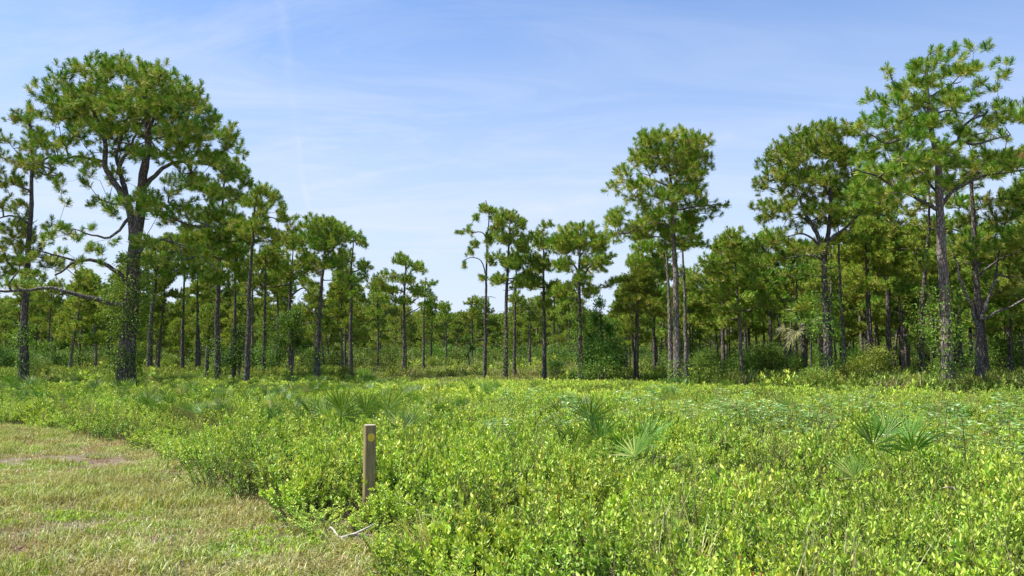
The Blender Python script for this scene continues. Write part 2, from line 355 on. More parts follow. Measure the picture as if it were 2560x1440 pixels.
def make_pine(name, loc, trunk, limbs, clumps, dens, lod, r, mats=('bark', 'twig', 'needle'), tsize=1.0, tint0=0.0, parts=True, dead=0.08, brown=0, rootflare=1.35, link=True, twigr=1.0, domes=()):
    """trunk: (pts, r0, r1); limbs: list of (pts, r0, r1); all local coordinates"""
    tb, lb, nb = Buf(), Buf(), Buf(); ml = []
    P, s = smooth_line(trunk[0], 0.35 if lod != 'far' else 1.2, r, 0.012 if lod != 'far' else 0)
    R = trunk[1] * 0.86 + (trunk[2] - trunk[1] * 0.86) * s ** 1.0; R = R * (1 + (rootflare - 1) * np.exp(-s * 22))
    tube(tb, P, R, {'near': 14, 'mid': 9, 'far': 5}[lod], 0.10 if lod == 'near' else 0.06, r=r)
    sk, sr = [P[int(len(P) * 0.25):]], [R[int(len(P) * 0.25):]]
    for (pts, r0, r1) in limbs:
        Q, q = smooth_line(pts, 0.25, r, 0.03); RR = r0 + (r1 - r0) * q ** 0.8
        ml.append(Buf()); tube(ml[-1], Q, RR, 8 if lod == 'near' else 6, 0.08, r=r); sk.append(Q); sr.append(RR)
    tips = sample_tips(clumps, dens, r) if len(clumps) else np.zeros((0, 3))
    for (dc, dr) in domes: tips = np.vstack([tips, dome_tips(dc, dr, 16, r)])
    if lod != 'far': tips[:, 2] *= 1 - 0.019 * np.abs(tips[:, 1] - trunk[0][-1][1])   # crown rounds off away from the stem
    tips = thin(tips, {'near': 0.225, 'mid': 0.25, 'far': 0.42}[lod])
    N, par, rad, tipn, n0 = grow(np.concatenate(sk), np.concatenate(sr), tips, r)
    i = np.arange(n0, len(N)); pr = np.where(par[i] >= n0, rad[par[i]], rad[i] * 1.25)
    if lod == 'far': keep = rad[i] > 0.012; i, pr = i[keep], pr[keep]
    k = {'near': 1.0, 'mid': 1.15, 'far': 1.8}[lod] * twigr
    big = rad[i] > 0.03
    prisms(lb, N[par[i]][big], N[i][big], pr[big] * k, rad[i][big] * k, 6 if lod == 'near' else 4)
    prisms(lb, N[par[i]][~big], N[i][~big], pr[~big] * k, rad[i][~big] * k, 3)
    live = r.uniform(0, 1, len(tipn)) > dead; tn = tipn[live]
    D = nrm(N[tn] - N[par[tn]]) + np.array([0, 0, 0.9]) + r.normal(0, 0.15, (len(tn), 3))
    ctint = tint0 + r.normal(0, 0.17, len(tn))
    if brown:
        bc = tips[r.integers(0, len(tips), brown)]
        for b in bc: ctint[np.linalg.norm(N[tn] - b, axis=1) < 0.55] = 0.9
    tufts(nb, N[tn], D, tsize * r.uniform(0.75, 1.2, len(tn)), ctint, lod, r)
    # side shoots a little way back along the twigs
    sh = tn[par[tn] >= n0]; sh = sh[r.uniform(0, 1, len(sh)) < {'near': 0.6, 'mid': 0.6, 'far': 0.5}[lod]]
    if len(sh):
        a = nrm(N[sh] - N[par[sh]]); side = nrm(np.cross(a, r.normal(0, 1, (len(sh), 3))))
        Pp = N[sh] * 0.35 + N[par[sh]] * 0.65 + side * 0.16 * tsize
        tufts(nb, Pp, a * 0.5 + side * 0.8 + np.array([0, 0, 0.4]), tsize * r.uniform(0.6, 1.0, len(sh)), tint0 + 0.10 + r.normal(0, 0.12, len(sh)), lod, r)
    if not parts:
        one = Buf(); one.merge(tb, 0); one.merge(lb, 1); one.merge(nb, 2)
        o = one.obj(name, [M[mats[0]], M[mats[1]], M[mats[2]]], link=link); o.location = tuple(loc); return o
    if lod == 'near':
        for _ in range(9):
            q = int(r.uniform(0.18, 0.62) * len(P)); a = r.uniform(0, 2 * PI); d_ = np.array([math.cos(a), math.sin(a), r.uniform(-.1, .5)]); L_ = r.uniform(.12, .7)
            ml.append(Buf()); tube(ml[-1], np.array([P[q] + d_ * R[q] * .6, P[q] + d_ * (R[q] + L_ * .5), P[q] + d_ * (R[q] + L_) + r.normal(0, .06, 3)]), [.030, .020, .009], 5, .1, r=r)
    root = empty(name, loc)
    tb.obj('trunk', M[mats[0]], root, smooth=True); lb.obj('branches', M[mats[1]], root, smooth=True); [b_.obj('limb', M[mats[1]], root, smooth=True) for b_ in ml]; nb.obj('crown', M[mats[2]], root)
    return root
def photo_pine(base, dist, trunk_px, wpx, clumps_px, label, limbs_px=(), dens=17, lod='near', seed=0, depth=1.0, group=None, wtop=0.18, dome=(), **kw):
    """pine surveyed from the photograph: pixel positions on its own plane turned to metres, depth given by the crown's own width"""
    r = np.random.default_rng(1000 + seed + int(base[0]))
    B = np.array([gX(base[0], dist), dist, 0.0]); mpp = dist / F
    T = [np.array([0, 0, -0.1])]; lean = r.uniform(-0.5, 0.5)
    tp = [pt(x, y, dist) - B for (x, y) in trunk_px]
    T[0] = np.array([tp[0][0] * 0.3, 0, -0.15]); T += [p + np.array([0, lean * (i + 1) / len(tp), 0]) for i, p in enumerate(tp)]
    T = [T[0]] + [p for p in T[1:] if p[2] > 0.4]
    xs = np.array([c[0] for c in clumps_px]); ys = np.array([c[1] for c in clumps_px]); tx = trunk_px[-1][0]
    W = max(np.max(np.abs(xs - tx) + np.array([c[2] for c in clumps_px])), 20) * mpp
    cl = []
    for c in clumps_px:
        p = pt(c[0], c[1], dist) - B; rx, rz = c[2] * mpp, c[3] * mpp; dx = min(1, abs(c[0] - tx) * mpp / W)
        room = depth * 0.85 * W * math.sqrt(max(0.05, 1 - dx * dx)); k = max(1, int(round(room / max(rx, 0.5))))
        k = min(k, 3)
        for q in range(k):
            off = (0 if k == 1 else (q / (k - 1) * 2 - 1) * room * 0.62) + r.uniform(-0.25, 0.25) * rx
            ry = max(0.45, min(rx, room)) * 1.0
            drop = 0.22 * rz * (off / (room + 0.01)) ** 2 * 2
            rx_ = max(0.25, rx - 0.16); cl.append((p[0] + r.normal(0, 0.10) * rx, p[1] + off, p[2] - drop - 0.08, rx_, ry, max(0.2, rz * 1.12 - 0.10)))
    dk = dens * (3.6 if lod == 'near' else 3.1)
    kk = np.mean([1] + []) if not cl else len(cl) / len(clumps_px)
    lim = []
    for L in limbs_px:
        w0 = L[0] * mpp / 2 * 0.78; pts = [pt(x, y, dist) - B for (x, y) in L[2:]]; n = len(pts)
        pts = [p + np.array([0, L[1] * (i / (n - 1)) ** 1.2 + lean * 0.7, 0]) for i, p in enumerate(pts)]
        lim.append((pts, w0, max(0.02, w0 * 0.28)))
    dm = []
    for (x, y, rx, ry) in dome:
        p = pt(x, y, dist) - B; dm.append(((p[0], lean * 0.7, p[2]), (rx * mpp - 0.15, rx * mpp * 0.85, ry * mpp - 0.15)))
    kw['domes'] = dm
    o = make_pine('pine_tree', B, (T, wpx * mpp / 2, wpx * mpp / 2 * wtop), lim, cl, dk * (0.55 if kk > 2 else 0.7 if kk > 1.4 else 1.0), lod, r, **kw)
    return tag(o, label, 'pine tree', group)

# ------------------------------------------------------------------ the pines one can tell apart
BIG = []
BIG.append(photo_pine((318, 988), 36, [(315, 900), (322, 800), (330, 700), (337, 600), (346, 540), (350, 447), (362, 360), (360, 300), (352, 245), (347, 190)], 52,
 [(330,165,72,45),(232,178,48,40),(168,222,45,40),(430,190,60,48),(480,245,48,58),(300,240,90,55),(395,260,90,55),(200,275,70,45),(138,282,24,40),(530,300,30,45),(572,330,32,40),(480,330,55,35),(150,350,40,30),(300,320,60,30),
  (420,380,50,28),(520,390,38,25),(385,500,60,40),(440,520,45,30),(215,455,22,35),(235,500,28,18),(300,420,30,25),(170,400,28,18),(180,585,38,22),(225,565,30,16),(235,395,36,22),(490,445,40,26),(430,475,36,22),(430,600,45,30),(470,640,40,22),(265,650,26,14),(140,640,30,16),(60,705,30,24),(150,670,24,16),(240,620,20,16)],
 'big forked pine at left with a wide dome crown and a vine covered trunk',
 [(30,-0.6,(330),(640),) and (30,-0.8,(325,600),(313,513),(287,473),(263,413),(268,347),(253,297),(238,230)), (20,0.9,(312,500),(287,430),(272,380),(285,320),(300,260)), (15,-1.5,(288,432),(310,400),(337,380),(363,340),(400,300)),
  (18,1.6,(350,467),(373,430),(407,392),(467,388),(520,407)), (13,-1.0,(362,330),(395,290),(440,255),(475,240)), (12,-1.4,(258,403),(207,393),(167,413),(117,425)), (13,0.8,(262,330),(215,285),(160,262)),
  (14,1.4,(340,525),(393,520),(433,542),(510,552)), (16,-1.3,(335,640),(360,612),(380,600),(417,603),(483,622)), (20,-1.0,(318,730),(300,697),(267,667),(233,650),(207,655),(160,692)), (9,-1.4,(190,655),(160,645),(133,637),(95,632)),
  (19,-1.8,(310,765),(257,750),(200,733),(133,720),(77,728),(0,737)), (12,-0.8,(318,540),(297,573),(280,593),(233,590),(185,575)), (10,1.2,(300,505),(255,498),(215,490))], dens=10, seed=3, dead=0.25, depth=0.8, dome=((322,338,192,203),)))
BIG.append(photo_pine((60, 958), 43, [(62,800),(70,700),(78,560),(82,450),(85,370),(76,290)], 26,
 [(72,295,32,30),(38,345,34,28),(95,345,55,38),(28,390,28,28),(75,400,55,30),(118,410,36,28),(20,430,30,25),(25,505,36,34),(35,560,45,36),(65,605,55,36),(145,560,26,22),(18,640,38,40),(100,640,38,28),(40,455,28,24),(40,680,30,20)],
 'tall pine at the left edge of the wood with a narrow ragged crown', [(10,0.8,(83,420),(110,395),(160,380)),(11,-0.8,(78,560),(40,545),(10,560))], dens=9, seed=4))
BIG.append(photo_pine((548, 962), 48, [(545,800),(548,700),(553,560),(560,460),(566,400)], 18,
 [(560,395,50,32),(592,430,28,30),(520,455,50,30),(570,470,45,30),(545,535,75,35),(600,560,45,40),(520,580,60,35),(560,620,50,30),(480,600,40,30),(545,690,30,30)],
 'dark pine just right of the big forked pine, its crown behind the big dome', dens=15, seed=5, tint0=-0.05))
BIG.append(photo_pine((616, 968), 44, [(622,850),(630,700),(638,620),(642,540),(655,470)], 17,
 [(665,475,24,24),(640,505,34,24),(692,492,20,26),(722,545,28,20),(648,560,45,30),(600,560,26,24),(745,545,14,12),(700,580,20,12)],
 'slender leaning pine with a sparse pointed top, right of the dark pine', [(7,0.5,(642,565),(670,545),(715,555))], dens=14, seed=6))
mid = dict(lod='mid', dens=13)
def mp(*a, **k): q = dict(mid); q.update(k); BIG.append(photo_pine(*a, **q))
mp((583,948),52,[(585,800),(588,650),(590,600)],14,[(590,610,40,45),(575,660,45,30),(610,690,35,30)],'thin pine between the dark pine and the slender leaning pine')
mp((457,935),64,[(462,690),(466,620)],13,[(450,620,60,40),(480,590,50,30),(445,670,50,30)],'pine with a pale straight trunk, third trunk right of the big forked pine')
mp((494,935),64,[(492,750),(492,680)],12,[(495,680,34,34),(500,640,40,25)],'pine with a straight trunk ending in a small crown, left of the reddish trunk')
mp((374,938),58,[(378,760),(386,690),(392,640)],19,[(385,645,60,40),(425,605,40,26),(400,690,45,24)],'dark pine close behind the big forked pine on its right side',[(9,0.8,(378,770),(350,730),(330,715))])
mp((514,948),52,[(520,850),(524,770)],15,[(522,780,30,30),(515,850,22,30),(520,820,30,24)],'short reddish pine with low bunches of needles')
mp((727,945),62,[(728,720),(735,630)],15,[(735,600,58,30),(690,640,40,28),(765,655,42,28),(720,690,48,26),(680,700,30,20)],'pale trunked pine with a flat crown left of the round crowned pair',[(8,0.6,(729,740),(760,720),(775,735)),(7,-0.4,(728,710),(690,720),(660,720))])
mp((662,950),56,[(664,800),(667,690),(668,640)],14,[(665,650,48,42),(640,700,40,30),(690,620,30,20)],'vine clad pine behind the slender leaning pine')
mp((699,938),66,[(697,790),(697,700)],12,[(690,680,42,32),(720,720,30,20)],'thin pine half hidden behind the pale trunked pine')
BIG.append(photo_pine((790,965),48,[(793,900),(797,850),(803,750),(806,680),(812,620),(815,565)],19,
 [(790,552,38,24),(825,548,34,22),(755,590,36,30),(820,600,50,34),(850,575,24,22),(780,640,34,24),(835,650,38,26),(740,610,22,18),(770,700,26,14),(860,690,20,14)],
 'round topped pine at centre left standing nearest the clearing',[(8,0.7,(806,700),(780,660),(750,640)),(9,-0.6,(810,640),(840,610),(850,590)),(7,0.6,(800,790),(770,770),(735,745)),(5,0.5,(797,812),(770,805),(745,815))],dens=14,seed=7,dome=((812,600,58,60),)))
mp((878,950),56,[(878,750),(880,650),(883,590)],14,[(882,588,38,28),(855,565,24,20),(908,600,22,16),(912,658,26,20),(860,640,38,30),(900,688,24,18),(858,700,32,20),(890,730,24,14)],'pine with stepped branches, just right of the round topped pine',[(6,0.4,(880,680),(905,665),(925,650))],dens=15)
mp((1012,958),60,[(1011,800),(1012,720),(1015,680),(1013,635)],15,[(1010,645,26,18),(1045,662,24,16),(978,680,34,16),(1018,690,30,16),(958,712,28,18),(1000,745,40,16),(1040,720,24,16),(985,720,26,12)],'isolated flat crowned pine standing in the gap at centre',[(6,0.5,(1014,720),(990,690),(965,695)),(6,-0.5,(1014,700),(1030,680),(1050,668)),(6,0.4,(1012,790),(1040,775),(1055,765))],dens=15)
mp((1058,948),68,[(1060,780),(1064,700)],9,[(1080,705,28,12),(1055,730,34,20),(1070,765,26,18)],'thin pine leaning its small crown right beside the isolated flat crowned pine')
mp((943,948),72,[(945,780),(945,740)],8,[(950,745,30,22),(940,780,26,18)],'thin pine left of the isolated flat crowned pine')
mp((1117,940),92,[(1115,760)],7,[(1114,765,22,18),(1112,795,26,16)],'small pine with a tufted top right of the gap at centre',dens=12)
mp((1182,942),86,[(1180,745)],9,[(1178,752,26,16),(1190,780,26,22),(1160,790,22,18)],'small dark pine left of the tall thin pine')
BIG.append(photo_pine((1213,950),52,[(1213,850),(1214,750),(1215,700),(1218,600),(1222,530),(1214,500)],11,
 [(1207,513,20,14),(1232,525,20,16),(1190,540,14,10),(1175,568,16,9),(1150,575,14,8),(1190,605,15,12),(1176,622,14,12),(1160,652,15,9),(1224,590,12,24),(1207,690,8,10),(1240,560,16,16)],
 'tall thin pine with two bare limbs reaching left',[(5,0.4,(1218,600),(1207,578),(1182,580),(1148,573)),(5,-0.4,(1215,690),(1200,652),(1180,645),(1158,655))],dens=18,seed=8,depth=0.8))
BIG.append(photo_pine((1262,958),50,[(1265,800),(1268,680),(1272,600),(1276,530)],15,
 [(1272,528,32,18),(1303,550,22,20),(1250,548,24,18),(1270,590,42,30),(1305,600,26,30),(1246,645,32,26),(1285,650,34,28),(1250,690,26,20),(1300,700,30,24)],
 'tall pine right of the tall thin pine, with a full narrow crown',dens=15,seed=9))
mp((1288,952),57,[(1289,800),(1291,660),(1296,600)],11,[(1300,640,38,40),(1310,700,34,30),(1290,740,26,20)],'straight pine close right of the tall full narrow pine')
mp((1362,952),52,[(1360,800),(1358,650),(1357,575)],14,[(1360,560,26,14),(1342,588,28,20),(1374,600,34,24),(1320,680,36,22),(1350,650,38,30),(1385,715,32,24),(1335,700,30,20),(1370,760,26,16)],'pine left of the umbrella crowned pine, foliage far down its trunk',dens=15)
BIG.append(photo_pine((1452,958),48,[(1450,850),(1450,760),(1448,700),(1450,620),(1450,575)],17,
 [(1450,566,60,17),(1400,592,42,28),(1502,596,34,26),(1450,605,70,28),(1480,645,48,22),(1405,655,36,22),(1520,640,24,14),(1450,690,36,18),(1528,700,20,14),(1400,722,32,20),(1480,720,30,14)],
 'umbrella crowned pine at centre right with a branch sticking out right',[(6,0.5,(1455,722),(1500,716),(1550,698)),(8,-0.5,(1450,700),(1475,665),(1515,645)),(8,0.6,(1449,690),(1425,650),(1400,620))],dens=14,seed=10,dome=((1450,620,72,62),)))
mp((1323,945),76,[(1324,780)],10,[(1312,765,36,24),(1335,790,30,20)],'thin pine between the narrow crowned pines and the foliage clad one')
BIG.append(photo_pine((1693,966),41,[(1692,900),(1690,800),(1688,700),(1683,600),(1677,500),(1672,430),(1665,380)],25,
 [(1670,332,75,24),(1612,348,42,28),(1728,348,45,28),(1672,375,100,26),(1740,388,36,26),(1555,430,42,24),(1700,425,72,32),(1600,455,45,22),(1640,485,55,32),(1720,475,50,30),(1795,512,30,11),(1748,505,40,16),(1538,540,32,34),(1578,560,55,26),(1640,532,50,26),(1690,572,40,26),(1725,590,26,20)],
 'tallest centre right pine, domed crown above a group of three trunks',[(10,0.7,(1674,470),(1645,456),(1590,452),(1560,440)),(8,-0.6,(1680,528),(1740,520),(1805,520)),(10,-0.8,(1686,575),(1640,560),(1590,580),(1535,592)),(9,0.9,(1673,440),(1700,400),(1740,365)),(9,-0.6,(1672,430),(1645,390),(1615,360))],dens=11,seed=11,dead=.15,dome=((1672,405,102,90),),mats=('bark_pale','twig','needle')))
BIG.append(photo_pine((1676,960),44,[(1673,800),(1668,640),(1662,560)],16,[(1625,545,45,24),(1660,560,40,26),(1600,580,34,20)],'left one of the group of three close pine trunks',lod='mid',dens=12,seed=12,mats=('bark_pale','twig','needle')))
BIG.append(photo_pine((1717,955),44,[(1713,750),(1706,600),(1705,540)],15,[(1715,545,42,34),(1752,600,30,20),(1700,600,34,22)],'right one of the group of three close pine trunks',lod='mid',dens=13,seed=13,mats=('bark_pale','twig','needle')))
mp((1636,942),58,[(1634,800),(1632,680),(1630,620)],12,[(1620,615,50,26),(1590,645,32,26),(1640,680,55,36),(1610,730,42,32),(1660,640,40,30),(1650,760,30,20)],'bushy pine behind the group of three trunks, on its left',[(5,0.5,(1633,720),(1600,700),(1560,680))],dens=15)
mp((1810,948),52,[(1807,800),(1803,690),(1803,630)],12,[(1805,605,28,18),(1850,615,38,28),(1770,645,28,20),(1805,680,62,36),(1865,685,48,40),(1775,730,50,34),(1850,745,66,34),(1800,790,46,26),(1730,690,30,30)],'dense full crowned pine right of the group of three trunks',[(6,0.5,(1804,700),(1840,680),(1880,650))],dens=17)
mp((1868,955),48,[(1866,850),(1862,760)],13,[(1860,750,46,30),(1880,790,40,26)],'dark trunk pine with a low crown right of the dense full crowned pine')
mp((1989,945),50,[(1988,750),(1985,640)],13,[(1975,630,56,30),(2005,675,46,32),(1950,690,45,32),(1930,730,36,26)],'tallest of three pale trunks close together by the cabbage palm',mats=('bark_pale','twig','needle'))
mp((1974,938),54,[(1972,740)],10,[(1965,720,42,30)],'middle one of three pale trunks close together by the cabbage palm',mats=('bark_pale','twig','needle'))
mp((1966,934),57,[(1962,750)],10,[(1940,745,40,30)],'leftmost of three pale trunks close together by the cabbage palm',mats=('bark_pale','twig','needle'))
BIG.append(photo_pine((2068,966),38,[(2071,880),(2070,800),(2067,700),(2070,620),(2082,560),(2085,480),(2075,400)],28,
 [(2040,312,58,24),(1985,338,46,32),(2105,325,42,26),(1945,372,40,34),(2035,372,70,32),(2115,375,45,34),(1925,430,38,30),(2000,440,60,28),(2085,450,60,32),(1905,500,26,20),(1950,512,46,26),(2040,520,56,24),(2110,520,46,28),(1925,590,52,30),(1985,610,46,22),(1900,640,30,20),(2150,440,36,24)],
 'broad crowned pine left of the tallest right pine, ivy on its trunk',[(18,0.6,(2066,640),(2050,580),(2018,520),(2005,460),(2000,400)),(12,-0.8,(2078,600),(2125,560),(2165,512)),(11,-0.9,(2062,640),(2040,605),(1995,588),(1945,598)),(9,0.8,(2066,650),(2030,635),(1980,640)),(9,0.8,(2084,500),(2060,440),(2035,400))],dens=10,seed=14,dead=.15,brown=1,dome=((2038,440,118,140),)))
BIG.append(photo_pine((2110,962),40,[(2105,850),(2098,740),(2092,640),(2088,560)],15,[(2105,545,46,28),(2130,590,40,30),(2070,590,30,22)],'straight dark pine beside the ivy clad broad crowned pine',lod='mid',dens=13,seed=15))
BIG.append(photo_pine((2369,985),32,[(2364,850),(2357,720),(2350,600),(2346,500),(2344,420),(2331,350),(2325,300),(2318,200),(2320,140)],36,
 [(2335,122,34,20),(2378,130,32,20),(2300,165,46,28),(2432,162,24,18),(2355,178,56,28),(2222,172,28,26),(2440,200,20,14),(2255,212,46,26),(2200,250,30,20),(2320,250,56,36),(2385,230,36,24),(2205,300,36,26),(2260,310,50,28),(2460,262,42,20),(2525,272,30,22),(2478,292,46,24),(2310,300,42,28),(2230,345,52,26),(2290,370,50,24),(2255,400,66,30),(2180,425,40,26),(2200,478,52,22),(2405,392,50,20),(2445,415,52,20),(2530,400,34,34),(2400,320,30,16),(2300,450,34,18)],
 'tallest pine at right with an open layered crown and long bare limbs',
 [(13,-0.8,(2336,350),(2310,336),(2268,345),(2210,365),(2140,338)),(14,0.8,(2345,385),(2390,352),(2450,355),(2500,340),(2560,322)),(15,-1.2,(2350,525),(2300,500),(2230,475),(2170,450),(2105,438)),(15,-0.9,(2352,520),(2392,475),(2440,450),(2500,442),(2570,432)),(10,0.6,(2346,480),(2320,430),(2285,405)),(9,-0.7,(2325,300),(2290,260),(2240,235)),(9,0.6,(2320,240),(2370,215),(2425,190)),(8,0.5,(2325,290),(2380,270),(2450,275))],
 dens=14,seed=16,tint0=-0.10,dead=.16,brown=1,mats=('bark_pale','twig','needle')))
BIG.append(photo_pine((2452,978),36,[(2448,880),(2440,740),(2430,600),(2425,500),(2420,440),(2418,380)],25,
 [(2400,400,40,24),(2440,420,42,26),(2430,350,38,22),(2480,400,46,26),(2540,380,40,28),(2480,500,56,32),(2535,530,42,36),(2500,600,56,42),(2545,690,48,40),(2390,620,46,34),(2580,600,40,40),(2560,460,34,30)],
 'pine near the right edge with dark crooked limbs rising from mid trunk',[(14,0.8,(2446,830),(2412,740),(2398,650),(2370,560)),(13,0.5,(2447,800),(2478,700),(2500,620),(2520,560)),(9,-0.8,(2449,800),(2500,775),(2560,745),(2620,720)),(9,-0.6,(2440,690),(2480,655),(2540,620))],dens=13,seed=17))
mp((2229,952),46,[(2222,800),(2220,680),(2222,560),(2235,450)],17,[(2240,460,50,34),(2200,510,46,34),(2265,400,44,26),(2220,570,56,40),(2180,620,46,36),(2268,600,46,36),(2230,650,56,28),(2160,660,36,24)],'pine with a grey trunk left of the tallest right pine',dens=14)
mp((2262,930),52,[(2255,800),(2248,680)],14,[(2250,670,44,32),(2280,700,36,26)],'pine with a broken looking slim trunk between the grey trunk and the tallest right pine',mats=('bark_pale','twig','needle'))
mp((2306,965),42,[(2300,800),(2304,680),(2312,560),(2310,430)],20,[(2300,430,44,30),(2330,380,36,24),(2305,560,50,34),(2280,610,44,30),(2330,640,40,30),(2300,500,36,30)],'vine wrapped pine immediately left of the tallest right pine',dens=14)
mp((2163,935),54,[(2164,800),(2162,730)],20,[(2160,700,56,34),(2120,740,40,28),(2200,720,40,30)],'stout dark pine with a flat low crown and level branches',[(7,0.5,(2163,760),(2120,755),(2085,780)),(6,-0.5,(2163,745),(2200,740),(2240,755))],dens=14)
mp((2180,955),47,[(2178,800),(2172,650),(2165,520)],15,[(2160,500,50,34),(2130,550,44,32),(2190,570,50,36),(2150,620,50,34),(2120,480,36,24)],'pine filling the space between the broad crowned pine and the grey trunk pine')
mp((2400,958),47,[(2400,800),(2402,650),(2400,520)],15,[(2400,500,50,34),(2360,560,44,32),(2430,570,46,34),(2390,640,50,34)],'thin pine between the tallest right pine and the crooked limbed pine')
mp((1925,950),50,[(1925,800),(1922,690),(1920,600)],14,[(1920,590,44,30),(1890,640,40,28),(1950,650,40,28),(1910,700,50,30)],'pine left of the three pale trunks by the cabbage palm')
mp((2520,950),50,[(2522,800),(2530,650)],16,[(2530,640,54,40),(2500,690,50,34),(2560,720,50,40),(2540,780,50,36),(2480,790,46,34),(2600,640,60,60)],'low branched pine filling the right edge behind the crooked limbed pine',dens=16)
mp((-150,950),46,[(-148,700),(-140,500)],20,[(-140,480,80,60),(-120,560,90,60),(-180,620,70,50)],'pine just outside the left edge reaching in with low branches',dens=12)
mp((2680,960),40,[(2685,700),(2680,450)],24,[(2650,400,60,50),(2600,450,50,40),(2640,520,90,60),(2610,600,70,50),(2720,460,80,60)],'pine beyond the right edge whose needles reach into the picture',dens=14,lod='near')

# ------------------------------------------------------------------ forest behind: eight pines grown once, then copied
def generic(seed, h, cb, spread, lod, parts, dens, mats=('bark', 'twig', 'needle')):
    r = np.random.default_rng(seed); lean = r.normal(0, 0.04 * h, 2)
    tr = [np.array([0, 0, -0.2]), np.array([lean[0] * 0.2, lean[1] * 0.2, h * 0.3]), np.array([lean[0] * 0.7 + r.normal(0, 0.12), lean[1] * 0.7, h * 0.65]), np.array([lean[0], lean[1], h * 0.96])]
    cl = []; n = int(r.integers(9, 14)) if lod != 'far' else 11; a = r.uniform(0, 2 * PI)
    for k in range(n):
        f = k / (n - 1); z = h * (cb + (1 - cb) * (f ** 0.9)) - 0.3; a += 2.4 + r.normal(0, 0.3)
        rad = spread * (1.05 - 0.85 * f ** 1.6) * r.uniform(0.35, 1.0); s = lean * (z / h)
        cl.append((s[0] + rad * math.cos(a) * (k < n - 1), s[1] + rad * math.sin(a) * (k < n - 1), z, r.uniform(0.75, 1.25) * spread / 2.2, r.uniform(0.75, 1.25) * spread / 2.2, r.uniform(0.5, 0.9)))
    return make_pine('pine_tree', (0, 0, 0), (tr, h * 0.0145 * r.uniform(0.85, 1.2), 0.05), [], cl, dens * 2.4, lod, r, parts=parts, mats=mats, tint0=r.uniform(-0.05, 0.12), tsize=1.1, rootflare=1.2)
def copy_tree(o):
    c = o.copy(); col.objects.link(c)
    for ch in o.children:
        d = ch.copy(); d.parent = c; col.objects.link(d)
    return c
protoM = [generic(50 + i, h, cb, sp, 'mid', True, d, ('bark_pale' if i % 2 else 'bark', 'twig', 'needle_mid')) for i, (h, cb, sp, d) in enumerate([(13, .50, 2.3, 13), (12, .58, 2.0, 14), (14, .46, 2.6, 12), (11, .45, 2.1, 14), (12.5, .62, 2.4, 13), (10, .40, 1.9, 13)])]
protoF = [generic(80 + i, h, cb, sp, 'far', False, d, ('bark_pale' if i % 2 else 'bark', 'twig', 'needle_far')) for i, (h, cb, sp, d) in enumerate([(13, .30, 2.6, 8), (12, .40, 2.3, 8), (14, .36, 2.7, 8), (11.5, .25, 2.4, 8), (12.5, .42, 2.5, 8)])]
usedM, usedF = set(), set()
TOP = [(-400, 640), (0, 690), (250, 680), (430, 660), (600, 640), (760, 660), (850, 690), (930, 735), (1100, 765), (1250, 770), (1400, 745), (1530, 775), (1600, 700), (1720, 620), (1900, 600), (2200, 560), (2560, 540), (2960, 540)]
tx_, ty_ = zip(*TOP)
def zone(px):
    for lim, s in ((300, 'in the wood left of the big forked pine'), (800, 'between the big forked and the round topped pine'), (1210, 'in the low wood at centre'),
                   (1560, 'behind the umbrella crowned pine'), (2000, 'behind the group of three trunks'), (9999, 'behind the tallest right pine')):
        if px < lim: return s
fr = np.random.default_rng(5)
ext = [(o.location[0], o.location[1]) for o in BIG]
def stand(n, d0, d1, x0, x1, protos, used, word, hk=(0.78, 1.12), minsep=2.2, top_extra=0):
    k = 0; tries = 0
    while k < n and tries < n * 60:
        tries += 1; px = fr.uniform(x0, x1); d = math.sqrt(fr.uniform(d0 ** 2, d1 ** 2)); X = gX(px, d)
        if any((X - a) ** 2 + (d - b) ** 2 < minsep ** 2 for a, b in ext): continue
        pi = int(fr.integers(0, len(protos))); src = protos[pi]; hh = [13, 12, 14, 11, 12.5, 10][pi] if protos is protoM else [13, 12, 14, 11.5, 12.5][pi]
        ty = np.interp(px, tx_, ty_) + fr.uniform(-45, 150) + top_extra; hmax = CAMZ + (HOR - ty) * d / F
        s = min(fr.uniform(*hk), hmax / hh)
        if s < 0.45: continue
        if s < 0.7: s = s  # young tree
        o = src if pi not in used else copy_tree(src); used.add(pi)
        o.location = (X, d, 0); o.rotation_euler = (0, 0, fr.uniform(0, 2 * PI)); o.scale = (s * fr.uniform(0.95, 1.15),) * 2 + (s,)
        z = zone(px); tag(o, '%s %s' % (word, z), 'pine tree', '%s %s' % (word.split(' ')[0] + ' pines', z)); ext.append((X, d)); k += 1
    return k
kA = stand(40, 60, 95, -150, 1080, protoM, usedM, 'slender pine')
kB = stand(84, 43, 76, 1540, 2760, protoM, usedM, 'slender pine')
kC = stand(18, 85, 130, 1060, 1560, protoM, usedM, 'slender pine')
kD = stand(74, 95, 165, -250, 1600, protoF, usedF, 'distant thin pine', minsep=2.8)
kE = stand(64, 90, 150, 1500, 2800, protoF, usedF, 'distant thin pine', minsep=2.8)
print('forest', kA, kB, kC, kD, kE)

